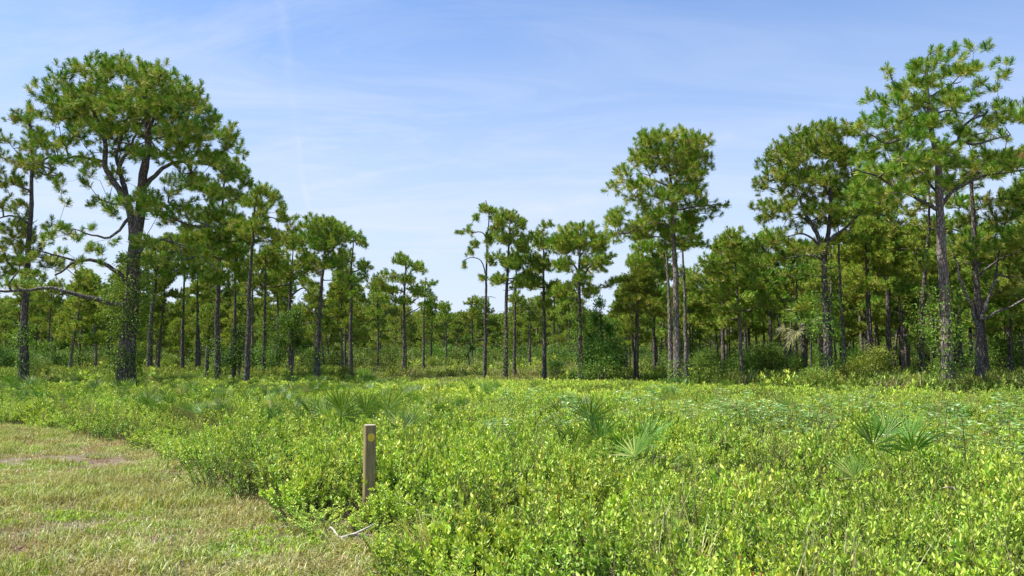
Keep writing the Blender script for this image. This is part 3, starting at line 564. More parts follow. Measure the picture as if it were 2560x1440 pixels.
# ------------------------------------------------------------------ scattering of what nobody could count
variants = {}
def var_coll(name, objs):
    c = bpy.data.collections.new(name)
    for o in objs: c.objects.link(o)
    variants[name] = c; return c
def scatter(name, P, rz, scl, idx, coll, label=None, kind='stuff', tilt=0.12):
    P = np.asarray(P, float); n = len(P); me = bpy.data.meshes.new(name); me.vertices.add(n); me.vertices.foreach_set('co', P.astype(np.float32).ravel())
    rot = np.stack([rng.normal(0, tilt, n), rng.normal(0, tilt, n), rz], -1)
    me.attributes.new('rot', 'FLOAT_VECTOR', 'POINT').data.foreach_set('vector', rot.astype(np.float32).ravel())
    scl = np.asarray(scl, float); scl = np.stack([scl] * 3, -1) if scl.ndim == 1 else scl
    me.attributes.new('scl', 'FLOAT_VECTOR', 'POINT').data.foreach_set('vector', scl.astype(np.float32).ravel())
    me.attributes.new('idx', 'INT', 'POINT').data.foreach_set('value', np.asarray(idx, np.int32))
    o = bpy.data.objects.new(name, me); col.objects.link(o)
    gnt = bpy.data.node_groups.new(name, 'GeometryNodeTree')
    gnt.interface.new_socket('Geometry', in_out='INPUT', socket_type='NodeSocketGeometry'); gnt.interface.new_socket('Geometry', in_out='OUTPUT', socket_type='NodeSocketGeometry')
    N, L = gnt.nodes, gnt.links; gi, go = N.new('NodeGroupInput'), N.new('NodeGroupOutput')
    ci = N.new('GeometryNodeCollectionInfo'); ci.inputs['Collection'].default_value = coll; ci.inputs['Separate Children'].default_value = True; ci.inputs['Reset Children'].default_value = True
    ip = N.new('GeometryNodeInstanceOnPoints'); ip.inputs['Pick Instance'].default_value = True
    def na(nm, t):
        a = N.new('GeometryNodeInputNamedAttribute'); a.data_type = t; a.inputs['Name'].default_value = nm; return a.outputs['Attribute']
    e2r = N.new('FunctionNodeEulerToRotation'); L.new(na('rot', 'FLOAT_VECTOR'), e2r.inputs[0]); L.new(e2r.outputs[0], ip.inputs['Rotation'])
    L.new(na('scl', 'FLOAT_VECTOR'), ip.inputs['Scale']); L.new(na('idx', 'INT'), ip.inputs['Instance Index'])
    L.new(gi.outputs[0], ip.inputs['Points']); L.new(ci.outputs[0], ip.inputs['Instance']); L.new(ip.outputs[0], go.inputs[0])
    md = o.modifiers.new('scatter', 'NODES'); md.node_group = gnt
    tag(o, label, None, None, kind); return o
def pnoise(P, s, seed=0):
    """cheap smooth 2-D value noise"""
    r = np.random.default_rng(seed); G = r.uniform(0, 1, (64, 64)); q = np.asarray(P)[:, :2] / s + 17.3
    i = np.floor(q).astype(int); f = q - i; f = f * f * (3 - 2 * f); a = lambda dx, dy: G[(i[:, 0] + dx) % 64, (i[:, 1] + dy) % 64]
    return (a(0, 0) * (1 - f[:, 0]) + a(1, 0) * f[:, 0]) * (1 - f[:, 1]) + (a(0, 1) * (1 - f[:, 0]) + a(1, 1) * f[:, 0]) * f[:, 1]
def leafshape(P, D, Nn, L, Wd, kind='leaf'):
    """pointed folded leaves; P base, D direction, Nn side vector; returns V, T"""
    n = len(P); L = np.asarray(L)[:, None]; Wd = np.asarray(Wd)[:, None]; up = np.cross(D, Nn)
    b = P; m1 = P + D * L * 0.45 + Nn * Wd / 2 + up * Wd * 0.16; m2 = P + D * L * 0.45 - Nn * Wd / 2 + up * Wd * 0.16; c = P + D * L * 0.5; t = P + D * L - up * L * 0.12
    V = np.stack([b, m1, c, m2, t], 1); T = np.array([[0, 1, 2], [0, 2, 3], [1, 4, 2], [2, 4, 3]])
    return V.reshape(-1, 3), (np.arange(n)[:, None, None] * 5 + T[None]).reshape(-1, 3)
def leafshape2(P, D, Nn, L, Wd):
    n = len(P); L = np.asarray(L)[:, None]; W_ = np.asarray(Wd)[:, None] / 2; up = np.cross(D, Nn)
    c1, c2 = P + D * L * .32, P + D * L * .68 - up * L * .03; t = P + D * L - up * L * .12
    V = np.stack([P, c1 + Nn * W_ * .85 + up * W_ * .3, c1, c1 - Nn * W_ * .85 + up * W_ * .3, c2 + Nn * W_ * .9 + up * W_ * .3, c2, c2 - Nn * W_ * .9 + up * W_ * .3, t], 1)
    T = np.array([[0, 1, 2], [0, 2, 3], [1, 4, 5], [1, 5, 2], [2, 5, 6], [2, 6, 3], [4, 7, 5], [5, 7, 6]])
    return V.reshape(-1, 3), (np.arange(n)[:, None, None] * 8 + T[None]).reshape(-1, 3)
def make_shrub(r, nst, rad, h, nleaf, L, Wd, stems=True, lo=0.15, jit=0.3):
    lb, sb = Buf(), Buf(); Ps, Ds, Ti = [], [], []
    for _ in range(nst):
        q = rad * math.sqrt(r.uniform(0, 1)); a = r.uniform(0, 2 * PI); b = np.array([q * math.cos(a) * 0.6, q * math.sin(a) * 0.6, 0])
        hh = h * r.uniform(0.55, 1.2) * (1 - 0.25 * (q / rad) ** 2); t = b * 2.1 + np.array([r.normal(0, 0.09), r.normal(0, 0.09), hh]) - np.array([0, 0, 0])
        s = np.linspace(0, 1, 4)[:, None]; line = b + (t - b) * s + np.array([0, 0, 0.10 * hh]) * (s * (1 - s) * 2)
        if stems: prisms(sb, line[:-1], line[1:], np.array([0.0045, .004, .003]), np.array([0.004, .003, .0018]), 3)
        f = lo + (1 - lo) * r.uniform(0, 1, nleaf) ** 0.65; f = np.sort(f); p = np.stack([np.interp(f, s[:, 0], line[:, k]) for k in range(3)], -1)
        az = np.arange(nleaf) * 2.4 + r.uniform(0, 6); el = np.radians(18 + 42 * f ** 2 + r.normal(0, 18, nleaf))
        d = np.stack([np.cos(el) * np.cos(az), np.cos(el) * np.sin(az), np.sin(el)], -1); Ps.append(p + r.normal(0, 0.006, p.shape)); Ds.append(nrm(d + r.normal(0, jit * 0.3, d.shape)))
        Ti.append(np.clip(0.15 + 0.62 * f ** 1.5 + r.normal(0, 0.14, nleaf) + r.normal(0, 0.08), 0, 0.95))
    P, D, Ti = np.concatenate(Ps), np.concatenate(Ds), np.concatenate(Ti)
    side = nrm(np.cross(D, np.array([0, 0, 1.0])) + r.normal(0, 0.25, D.shape)); n = len(P)
    Ti[r.uniform(0, 1, n) < 0.006] = 1.0
    V, T = leafshape2(P, D, side, L * r.uniform(0.6, 1.2, n), Wd * r.uniform(0.75, 1.2, n)); lb.add(V, T, None, np.repeat(Ti, 8))
    one = Buf(); one.merge(lb, 0)
    if stems: one.merge(sb, 1)
    return one
r = np.random.default_rng(21)
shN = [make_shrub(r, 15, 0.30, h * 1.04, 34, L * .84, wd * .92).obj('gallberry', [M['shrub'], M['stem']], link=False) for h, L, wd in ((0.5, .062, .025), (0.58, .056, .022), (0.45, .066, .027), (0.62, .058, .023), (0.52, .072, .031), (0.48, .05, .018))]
shD = [make_shrub(r, 13, 0.27, h, 20, L, wd).obj('dark_shrub', [M['shrub_dark'], M['stem']], link=False) for h, L, wd in ((0.5, .05, .018), (0.42, .045, .015))]
shB = [make_shrub(r, 7, 0.2, 0.35, 10, 0.05, 0.02).obj('brown_litter', [M['brown'], M['stem']], link=False)]
shF = [make_shrub(r, 14, 0.42, h, 13, L, wd, stems=False, lo=0.4).obj('far_shrub', [M['shrub'], M['stem']], link=False) for h, L, wd in ((0.42, .12, .042), (0.48, .11, .038), (0.38, .13, .042))]
def make_fern(r, nf, L, spread=1.0):
    b = Buf(); sb = Buf()
    for _ in range(nf):
        az = r.uniform(0, 2 * PI); up = r.uniform(1.0, 1.7); s = np.linspace(0, 1, 9)
        hor = np.array([math.cos(az), math.sin(az), 0]); line = hor * (s[:, None] ** 1.5 * L * 0.55 * spread) + np.array([0, 0, 1.0]) * (L * up * (s - 0.42 * s ** 2))[:, None]
        prisms(sb, line[:-1], line[1:], np.full(8, .004), np.full(8, .003), 3); side = np.array([-hor[1], hor[0], 0])
        for sg in (-1, 1):
            f = np.linspace(0.3, 1, 17); p = np.stack([np.interp(f, s, line[:, k]) for k in range(3)], -1)
            ln = L * 0.34 * np.sin(PI * (f - 0.12)) ** 0.7 * (1.05 - f) ** 0.5 * 1.3 + 0.015
            d = nrm(side * sg + hor * 0.45 + np.array([0, 0, -0.15]) + r.normal(0, 0.07, (17, 3)))
            # each pinna as a row of small leaflets
            for q in range(7):
                g = (q + 0.5) / 7; pp = p + d * (ln * g)[:, None]
                for s2 in (-1, 1):
                    dd = nrm(hor * s2 * 1.0 + d * 0.5); ll = ln * 0.30 * (1.05 - g) + 0.006
                    V, T = leafshape(pp, dd, nrm(np.cross(dd, [0, 0, 1.0])), ll, ll * 0.42 + 0.002); b.add(V, T, None, np.clip(np.repeat(0.35 + 0.4 * f + r.normal(0, 0.1, 17), 5), 0, 1))
    o = Buf(); o.merge(b, 0); o.merge(sb, 1); return o
fernV = [make_fern(r, 6, 0.46).obj('fern', [M['fern'], M['stem']], link=False) for _ in range(2)]
def make_grass(r, n, rad, h, wd, sp=0.5):
    b = Buf(); q = rad * np.sqrt(r.uniform(0, 1, n)); a = r.uniform(0, 2 * PI, n); P = np.stack([q * np.cos(a), q * np.sin(a), np.zeros(n)], -1)
    az = r.uniform(0, 2 * PI, n); le = r.uniform(0.1, 1.0, n) * sp; hh = h * r.uniform(0.5, 1.2, n); d = np.stack([np.cos(az), np.sin(az), np.zeros(n)], -1); sd_ = np.stack([-np.sin(az + r.normal(0, .5, n)), np.cos(az), np.zeros(n)], -1) * wd / 2
    z = np.array([0, 0, 1.0]); m = P + d * (hh * le * 0.45)[:, None] + z * (hh * 0.6)[:, None]; t = P + d * (hh * le * 1.25)[:, None] + z * (hh * (1.05 - 0.35 * le))[:, None]
    V = np.stack([P - sd_, P + sd_, m + sd_ * 0.8, m - sd_ * 0.8, t], 1); T = np.array([[0, 1, 2], [0, 2, 3], [3, 2, 4]])
    ti = np.repeat(np.clip(r.normal(0.47, 0.33, n), 0, 1)[:, None], 5, 1); b.add(V.reshape(-1, 3), (np.arange(n)[:, None, None] * 5 + T[None]).reshape(-1, 3), None, ti.ravel()); return b
grV = [make_grass(r, 62, 0.20, h, 0.0075, sp).obj('lawn_tuft', [M['grass']], link=False) for h, sp in ((.07, 1.2), (.09, 1.1), (.055, 1.7))] + [make_grass(r, 45, 0.15, 0.15, 0.008, .8).obj('lawn_tuft_tall', [M['grass']], link=False), make_shrub(r, 9, 0.12, 0.05, 9, .03, .016, stems=False).obj('lawn_weed', [M['shrub'], M['stem']], link=False)]
dgV = [make_grass(r, 70, 0.35, 0.5, 0.02, .7).obj('dry_tuft', [M['drygrass']], link=False), make_grass(r, 50, 0.3, 0.5, 0.022, .8).obj('dry_tuft', [M['drygrass']], link=False)]
gT = [make_grass(r, 46, 0.16, .62, 0.010, .6).obj('field_grass', [M['grass']], link=False), make_grass(r, 34, 0.14, .72, 0.009, .45).obj('field_straw', [M['drygrass']], link=False)]
cSh = var_coll('a', shN + shD + shB + fernV + gT); order = sorted(o.name for o in cSh.objects)
IX = lambda objs: np.array([order.index(o.name) for o in objs])
iN, iD, iB, iFe = IX(shN), IX(shD), IX(shB), IX(fernV); iGT = IX(gT)

# lawn outline on the ground, surveyed
LAWN_PX = [(-420, 1062), (0, 1066), (120, 1080), (260, 1104), (420, 1140), (520, 1195), (610, 1262), (700, 1318), (830, 1345), (905, 1385), (930, 1440), (985, 1560), (1060, 1900)]
LB = np.array([gp(*p)[:2] for p in LAWN_PX])
def in_lawn(P, off=0.0):
    """to the near/left side of the boundary; off > 0 grows the lawn"""
    P = np.asarray(P)[:, :2]; poly = np.vstack([LB, [[-2, -2], [-40, -2], [-40, LB[0, 1]]]]); x, y = P[:, 0] - off * 0.6, P[:, 1] + off * 0.8 * -1
    ins = np.zeros(len(P), bool); j = len(poly) - 1
    for i in range(len(poly)):
        xi, yi, xj, yj = *poly[i], *poly[j]; c = ((yi > y) != (yj > y)) & (x < (xj - xi) * (y - yi) / (yj - yi + 1e-12) + xi); ins ^= c; j = i
    return ins
def fan(y0, y1, dens, marg=1.22, xlim=None):
    A = []; y = y0
    step = 1.0
    while y < y1:
        st = min(step, y1 - y); hw = 0.64 * (y + st) * marg + 1.5; n = rng.poisson(2 * hw * st * (dens(y) if callable(dens) else dens))
        A.append(np.stack([rng.uniform(-hw, hw, n), rng.uniform(y, y + st, n), np.zeros(n)], -1)); y += st
    return np.concatenate(A)
POST = gp(921, 1296); POST[2] = 0
STICK = gp(868, 1352)
def fieldmask(P):
    m = ~in_lawn(P + rng.normal(0, 0.10, P.shape)); 
    m &= np.linalg.norm(P[:, :2] - (POST[:2] + [-0.12, -0.30]), axis=1) > 0.27
    m &= np.linalg.norm(P[:, :2] - (POST[:2] + [-0.1, -0.42]), axis=1) > 0.16
    m &= np.linalg.norm(P[:, :2] - (POST[:2] + [0.03, -0.30]), axis=1) > 0.27
    m &= np.linalg.norm(P[:, :2] - POST[:2], axis=1) > 0.19
    s = pnoise(P, 0.55, 3); m &= ~((s < 0.15) & (rng.uniform(0, 1, len(P)) < 0.9)); return m
# near field: full shrubs with real leaves
P = fan(3.4, 26, lambda y: 18 if y < 14 else 13); P = P[fieldmask(P)]
edge = in_lawn(P, 0.5)
big = pnoise(P, 2.2, 8); sm = pnoise(P, 0.8, 9); n = len(P); u = rng.uniform(0, 1, n)
idx = iN[rng.integers(0, len(iN), n)]
dk = ((pnoise(P, 1.5, 12) > 0.62) & (u < 0.7)) | (u < 0.05); idx = np.where(dk, iD[rng.integers(0, 2, n)], idx)
idx = np.where(u > 0.975, iB[0], idx)
fz = (pnoise(P, 2.0, 15) > 0.58) | (P[:, 0] > 0.33 * P[:, 1]); idx = np.where(fz & ~edge & (u > 0.90) & (u < 0.975) & (P[:, 1] > 6.3), iFe[rng.integers(0, 2, n)], idx)
u2 = rng.uniform(0, 1, n); idx = np.where((u2 < 0.035) | ((u2 < 0.15) & (pnoise(P, 1.7, 77) > 0.72)), iGT[rng.integers(0, 2, n)], idx)
S = (0.20 + 0.50 * big + 1.2 * sm) * rng.uniform(0.9, 1.1, n) * np.interp(P[:, 1], [10, 18, 26], [1.0, 0.85, 0.66]); S *= np.where(edge, 0.72, 1.0)
S *= np.where((P[:, 1] < 8.2) & (P[:, 0] < 0.3), 0.72, 1.0)
S *= np.where(np.linalg.norm((P[:, :2] - (POST[:2] + [0.12, -0.75])) / [0.75, 0.85], axis=1) < 1, 0.62, 1.0)
S = np.minimum(S, np.interp(P[:, 1], [5, 8, 14], [0.95, 1.15, 1.3])) * np.interp(P[:, 1], [3.5, 7], [0.9, 1.0])
S = np.stack([np.clip(S, 0.75, 1.05), np.clip(S, 0.75, 1.05), S], -1)
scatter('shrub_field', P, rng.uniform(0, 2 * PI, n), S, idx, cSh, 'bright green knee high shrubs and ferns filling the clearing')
print('near shrubs', n)
# far part of the clearing
P = fan(26, 64, lambda y: 6.5 if y < 44 else 4.5); px = P[:, 0] / P[:, 1] * F + 1280
lim = np.interp(px, [0, 300, 700, 1100, 1560, 1800, 2050, 2560], [50, 48, 54, 62, 52, 42, 34, 30]) + rng.normal(0, 2.0, len(P)) + 14 * (pnoise(P, 4.5, 55) - 0.5); P = P[P[:, 1] < lim]; P = P[np.linalg.norm((P[:, :2] - [gX(300, 35.2), 34.8]) / [1.5, 1.6], axis=1) > 1]
cF = var_coll('b', shF + [o for o in dgV] + [make_shrub(r, 12, 0.4, 0.45, 12, .11, .035, stems=False, lo=0.3).obj('far_dark', [M['shrub_dark'], M['stem']], link=False)]); of = sorted(o.name for o in cF.objects)
iF = np.array([of.index(o.name) for o in shF]); iDG = np.array([of.index(o.name) for o in dgV]); iFD = of.index('far_dark'); n = len(P); u = rng.uniform(0, 1, n)
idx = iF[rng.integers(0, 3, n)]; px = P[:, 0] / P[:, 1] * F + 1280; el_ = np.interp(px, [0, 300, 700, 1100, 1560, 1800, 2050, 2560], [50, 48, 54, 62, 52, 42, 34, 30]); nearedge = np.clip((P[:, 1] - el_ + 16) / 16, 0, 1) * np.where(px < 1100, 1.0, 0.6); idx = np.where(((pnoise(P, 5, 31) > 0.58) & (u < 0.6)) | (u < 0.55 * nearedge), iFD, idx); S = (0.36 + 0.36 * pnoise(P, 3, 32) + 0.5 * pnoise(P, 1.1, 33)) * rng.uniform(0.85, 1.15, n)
idx = np.where(((P[:, 1] > 46) & (u > 0.45) & (px > 900) & (px < 1420)) | (u > 0.985), iDG[rng.integers(0, 2, n)], idx)
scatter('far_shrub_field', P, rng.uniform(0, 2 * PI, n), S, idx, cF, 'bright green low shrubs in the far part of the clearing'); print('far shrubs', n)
# woodland floor
P = fan(31, 190, lambda y: 2.6 if y < 75 else 0.45); px = P[:, 0] / P[:, 1] * F + 1280
lim = np.interp(px, [0, 300, 700, 1100, 1560, 1800, 2050, 2560], [50, 48, 54, 62, 52, 42, 34, 30]); P = P[P[:, 1] > lim - 1]; n = len(P); u = rng.uniform(0, 1, n)
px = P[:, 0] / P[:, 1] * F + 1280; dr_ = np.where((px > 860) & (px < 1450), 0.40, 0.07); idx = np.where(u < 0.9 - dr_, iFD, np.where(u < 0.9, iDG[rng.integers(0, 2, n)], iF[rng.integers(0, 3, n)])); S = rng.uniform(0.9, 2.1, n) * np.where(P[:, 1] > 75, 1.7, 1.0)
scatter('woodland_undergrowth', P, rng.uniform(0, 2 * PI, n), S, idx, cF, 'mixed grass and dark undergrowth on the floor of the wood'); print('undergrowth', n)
def leafball(r, lobes, n, L, Wd, hollow=0.45, t0=0.5):
    b = Buf(); P = []; vol = np.array([l[3] * l[5] for l in lobes]); vol = vol / vol.sum()
    for l, f in zip(lobes, vol):
        m = max(8, int(n * f)); v = nrm(r.normal(0, 1, (m, 3))); v *= (r.uniform(0, 1, m) ** hollow)[:, None]; sub = nrm(r.normal(0, 1, (14, 3))); pull = np.max(v @ sub.T, axis=1)
        v *= (0.72 + 0.34 * np.clip(pull, 0, 1))[:, None]; P.append(np.array(l[:3]) + v * np.array(l[3:]))
    P = np.concatenate(P); P[:, 2] = np.maximum(P[:, 2], 0.03); n = len(P); cen = P.mean(0); D = nrm(nrm(P - cen) * 0.6 + r.normal(0, .6, (n, 3)) + np.array([0, 0, .15])); S_ = nrm(np.cross(D, nrm(np.array([0, 0, 1.0]) + r.normal(0, .5, (n, 3)))))
    V, T = leafshape(P, D, S_, L * r.uniform(.7, 1.25, n), Wd * r.uniform(.7, 1.25, n)); b.add(V, T, None, np.repeat(np.clip(t0 + r.normal(0, .2, n), 0, 1), 5)); return b
th_ = []
for i in range(4):
    q = np.random.default_rng(700 + i); lo_ = [(q.normal(0, .9), q.normal(0, .9), q.uniform(.5, 2.6), q.uniform(.6, 1.1), q.uniform(.6, 1.1), q.uniform(.4, .7)) for _ in range(9)]
    th_.append(leafball(q, lo_, 1500, .26, .085, t0=.3).obj('thicket', [M['shrub_dark']], link=False))
P = fan(72, 185, 0.04, marg=1.2); n = len(P)
scatter('woodland_thicket', P, rng.uniform(0, 2 * PI, n), rng.uniform(.6, 1.25, n) * (0.75 + P[:, 1] / 400), rng.integers(0, 4, n), var_coll('f', th_), 'dark leafy thicket filling the wood under the far pines', tilt=0.02); print('thicket', n)
# lawn
P = np.stack([rng.uniform(-16, 1.2, 24000), rng.uniform(3.4, 24, 24000), np.zeros(24000)], -1); P = P[in_lawn(P + rng.normal(0, 0.12, P.shape), 0.25)]; P = P[np.abs(P[:, 0]) < 0.78 * P[:, 1] + 1.0]
bare = pnoise(P, 1.3, 41) * 0.6 + pnoise(P, 0.5, 42) * 0.4; farrow = np.exp(-((P[:, 1] - 13.8 - 0.1 * P[:, 0]) / 1.3) ** 2) * (P[:, 0] < -5.6)
keep = rng.uniform(0, 1, len(P)) < np.clip((bare - 0.19) * 4.5, 0.25, 1) * (1 - 0.9 * farrow * np.clip(pnoise(P, 0.9, 66) * 2.2 - 0.2, 0.1, 1)); P = P[keep]; n = len(P)
tall = pnoise(P, 1.6, 43); idx = rng.integers(0, 3, n); cG = var_coll('c', grV); og = sorted(o.name for o in cG.objects); im = np.array([og.index(o.name) for o in grV]); idx = np.where((tall > 0.66) & (rng.uniform(0, 1, n) < 0.6), 3, idx); idx = np.where((pnoise(P, 0.7, 48) > 0.62) & (rng.uniform(0, 1, n) < 0.35), 4, idx)
scatter('grass', P, rng.uniform(0, 2 * PI, n), rng.uniform(0.8, 1.25, n), im[idx], cG, 'short yellow green grass of the mown verge', tilt=0.05); print('grass', n)
# distant forest mass
P = fan(165, 300, 0.055, marg=1.2); P = P[P[:, 1] > 165]; n = len(P); hmx = CAMZ + (HOR - np.interp(P[:, 0] / P[:, 1] * F + 1280, tx_, ty_) - 20) * P[:, 1] / F
pf = []
for i in range(3):
    o = generic(95 + i, 12.5, [.2, .3, .25][i], 2.9, 'far', False, 6, ('bark', 'twig', 'needle_far')); col.objects.unlink(o); o.name = 'far_pine_%d' % i; pf.append(o)
cP = var_coll('d', pf); S = np.minimum(rng.uniform(0.9, 1.15, n), hmx / 12.5); scatter('distant_forest', P, rng.uniform(0, 2 * PI, n), np.maximum(S, 0.6), rng.integers(0, 3, n), cP, 'far off pine wood reading as one dark green mass', tilt=0.02); print('distant', n)

# ------------------------------------------------------------------ ground
def ground_mat():
    m = bpy.data.materials.new('ground'); m.use_nodes = True; t = NT(m.node_tree); t.n.clear(); geo = t.new('ShaderNodeNewGeometry'); p_ = geo.outputs['Position']
    a = t.noise(p_, 0.9, 5, 0.6); b = t.noise(p_, 14, 5, 0.7); c_ = t.noise(p_, 60, 3, 0.6)
    c = t.mix(t.ramp(a, [(0.38, 0.0), (0.6, 1.0)]), (0.15, 0.12, 0.08), (0.23, 0.195, 0.135))
    c = t.mix(t.ramp(b, [(0.42, 0.0), (0.62, 1.0)]), c, (0.13, 0.095, 0.06))
    c = t.mix(t.math('MULTIPLY', t.ramp(c_, [(0.52, 0.0), (0.66, 1.0)]), 0.5), c, (0.36, 0.31, 0.26))
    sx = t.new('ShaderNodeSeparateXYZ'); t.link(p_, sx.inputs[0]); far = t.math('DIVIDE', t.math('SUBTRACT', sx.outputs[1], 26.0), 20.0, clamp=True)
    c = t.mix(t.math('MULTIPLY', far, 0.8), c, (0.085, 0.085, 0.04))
    p = t.new('ShaderNodeBsdfPrincipled'); t.link(c, p.inputs['Base Color']); p.inputs['Roughness'].default_value = 0.95; p.inputs['Specular IOR Level'].default_value = 0.1
    bp = t.new('ShaderNodeBump'); bp.inputs['Strength'].default_value = 0.8; bp.inputs['Distance'].default_value = 0.03; t.link(b, bp.inputs['Height']); t.link(bp.outputs[0], p.inputs['Normal'])
    o = t.new('ShaderNodeOutputMaterial'); t.link(p.outputs[0], o.inputs[0]); return m
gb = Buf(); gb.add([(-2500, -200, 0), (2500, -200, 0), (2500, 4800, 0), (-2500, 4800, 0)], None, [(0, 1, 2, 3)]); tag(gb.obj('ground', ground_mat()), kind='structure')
# litter: dead leaves and pine straw on the soil
def make_litter(r):
    b = Buf(); n = 46; P = np.stack([r.uniform(-.2, .2, n), r.uniform(-.2, .2, n), r.uniform(0.004, 0.03, n)], -1); az = r.uniform(0, 2 * PI, n); d = nrm(np.stack([np.cos(az), np.sin(az), r.normal(0, .25, n)], -1))
    sd_ = nrm(np.cross(d, nrm(np.array([0, 0, 1.0]) + r.normal(0, .4, (n, 3))))); L = np.where(np.arange(n) < 16, r.uniform(.04, .07, n), r.uniform(.10, .20, n)); wd = np.where(np.arange(n) < 16, .022, .0045)
    V, T = leafshape(P, d, sd_, L, wd); b.add(V, T, None, np.repeat(r.uniform(0, 1, n), 5)); return b
cL = var_coll('e', [make_litter(r).obj('litter', [M['brown']], link=False) for _ in range(3)])
P = fan(4.2, 22, 9); nearlawn = in_lawn(P, 0.9) & ~in_lawn(P, -0.5); k = nearlawn | (rng.uniform(0, 1, len(P)) < 0.35); P = P[k]; n = len(P)
scatter('leaf_litter', P, rng.uniform(0, 2 * PI, n), rng.uniform(0.8, 1.3, n), rng.integers(0, 3, n), cL, 'dead leaves and pine straw on the soil', tilt=0.03)

# ------------------------------------------------------------------ trail marker post
def post_mat():
    m = bpy.data.materials.new('weathered_timber'); m.use_nodes = True; t = NT(m.node_tree); t.n.clear(); tc = t.new('ShaderNodeTexCoord'); o_ = tc.outputs['Object']
    g1 = t.noise(t.mapping(o_, (34, 34, 1.3)), 1.6, 5, 0.6, 0.4); g2 = t.noise(t.mapping(o_, (90, 90, 2.5)), 1.5, 4, 0.6); g3 = t.noise(o_, 3.5, 3, 0.6)
    c = t.mix(t.ramp(g1, [(0.34, 0.0), (0.60, 1.0)]), (0.17, 0.122, 0.052), (0.30, 0.225, 0.11)); c = t.mix(t.math('MULTIPLY', t.ramp(g2, [(0.45, 0.0), (0.6, 1.0)]), 0.40), c, (0.36, 0.31, 0.21))
    c = t.mix(t.math('MULTIPLY', t.ramp(g3, [(0.42, 0.0), (0.65, 1.0)]), 0.35), c, (0.13, 0.125, 0.05))
    p = t.new('ShaderNodeBsdfPrincipled'); t.link(c, p.inputs['Base Color']); p.inputs['Roughness'].default_value = 0.9; p.inputs['Specular IOR Level'].default_value = 0.15
    bp = t.new('ShaderNodeBump'); bp.inputs['Strength'].default_value = 0.6; bp.inputs['Distance'].default_value = 0.004; t.link(t.math('ADD', g1, g2), bp.inputs['Height']); t.link(bp.outputs[0], p.inputs['Normal'])
    o = t.new('ShaderNodeOutputMaterial'); t.link(p.outputs[0], o.inputs[0]); return m
pr_ = empty('trail_post', POST, math.radians(22)); tag(pr_, 'square weathered wooden trail post with a yellow round blaze', 'post')
HP, HW = 0.93, 0.0545
zb = np.linspace(-0.1, HP, 12); pb = Buf(); ring = []
for z in zb:
    j = rng.normal(0, 0.0008, 8); w0 = HW; bv = 0.006
    ring.append(np.array([(-w0 + bv, -w0), (w0 - bv, -w0), (w0, -w0 + bv), (w0, w0 - bv), (w0 - bv, w0), (-w0 + bv, w0), (-w0, w0 - bv), (-w0, -w0 + bv)]) + np.stack([j, j[::-1]], -1))
V = [np.column_stack([q, np.full(8, z)]) for q, z in zip(ring, zb)]; V.append(np.column_stack([ring[-1] * 0.93, np.full(8, HP + 0.004)])); V = np.concatenate(V); nr = len(zb) + 1
Q = [(i * 8 + j, i * 8 + (j + 1) % 8, (i + 1) * 8 + (j + 1) % 8, (i + 1) * 8 + j) for i in range(nr - 1) for j in range(8)]; k = (nr - 1) * 8
V = np.vstack([V, [0, 0, HP + 0.004]]); pb.add(V, None, Q); pb.obj('timber', post_mat(), pr_)
tb_ = Buf(); tb_.add(np.vstack([np.column_stack([ring[-1] * 0.93, np.full(8, HP + 0.0045)]), [0, 0, HP + 0.006]]), [(q, (q + 1) % 8, 8) for q in range(8)]); tb_.obj('end_grain', plain('end_grain', (0.34, 0.30, 0.23), (0.50, 0.46, 0.38), 60, bump=0.3), pr_)
bl = Buf(); a = np.linspace(0, 2 * PI, 33)[:-1]; rr = 0.0375 * (1 + rng.normal(0, 0.012, 32)); bx, bz = np.cos(a) * rr * 0.98 + 0.004, np.sin(a) * rr * 1.12 + HP - 0.118
F0, F1 = np.column_stack([bx, np.full(32, -HW - 0.0004), bz]), np.column_stack([bx * 0.985, np.full(32, -HW - 0.0022), bz])
bl.add(np.vstack([F0, F1, [[0.004, -HW - 0.0024, HP - 0.118]]]), [(32 + q, 32 + (q + 1) % 32, 64) for q in range(32)], [(q, (q + 1) % 32, 32 + (q + 1) % 32, 32 + q) for q in range(32)])
bl.obj('yellow_blaze', plain('yellow_paint', (0.60, 0.44, 0.035), (0.70, 0.52, 0.05), 40, 0.6, 0.3, (3, 3, .6), 0.3), pr_)

# ------------------------------------------------------------------ sticks and stalks
def stick(name, pts, r0, r1, mat, label, cat, wob=0.008, twigs=0, group=None, leaves=None):
    b = Buf(); rr_ = np.random.default_rng(len(label)); P_, s_ = smooth_line(pts, 0.05, rr_, wob); B = P_[0].copy(); tube(b, P_ - B, r0 + (r1 - r0) * s_, 6, 0.12, r=rr_)
    for _ in range(twigs):
        i = int(rr_.uniform(0.3, 0.95) * len(P_)); d = nrm(P_[min(i + 1, len(P_) - 1)] - P_[i - 1]) + rr_.normal(0, 0.5, 3); d = nrm(d); q = P_[i] - B
        tube(b, np.array([q, q + d * 0.12 + rr_.normal(0, .01, 3), q + d * rr_.uniform(.18, .4)]), [r1 * 1.1, r1 * .8, r1 * .4], 4, 0.1, r=rr_)
    o = b.obj(name, mat, smooth=True); o.location = tuple(B); return tag(o, label, cat, group)
wht = plain('bleached_wood', (0.26, 0.23, 0.19), (0.58, 0.54, 0.47), 25, 0.8, 0.2, bump=0.3); drk = plain('charred_wood', (0.03, 0.025, 0.025), (0.09, 0.07, 0.065), 25)
gw = plain('grey_twig', (0.22, 0.18, 0.14), (0.42, 0.37, 0.30), 30); strw = plain('straw_stem', (0.42, 0.36, 0.20), (0.58, 0.52, 0.34), 30); red = plain('reddish_stem', (0.24, 0.11, 0.07), (0.36, 0.20, 0.12), 20)
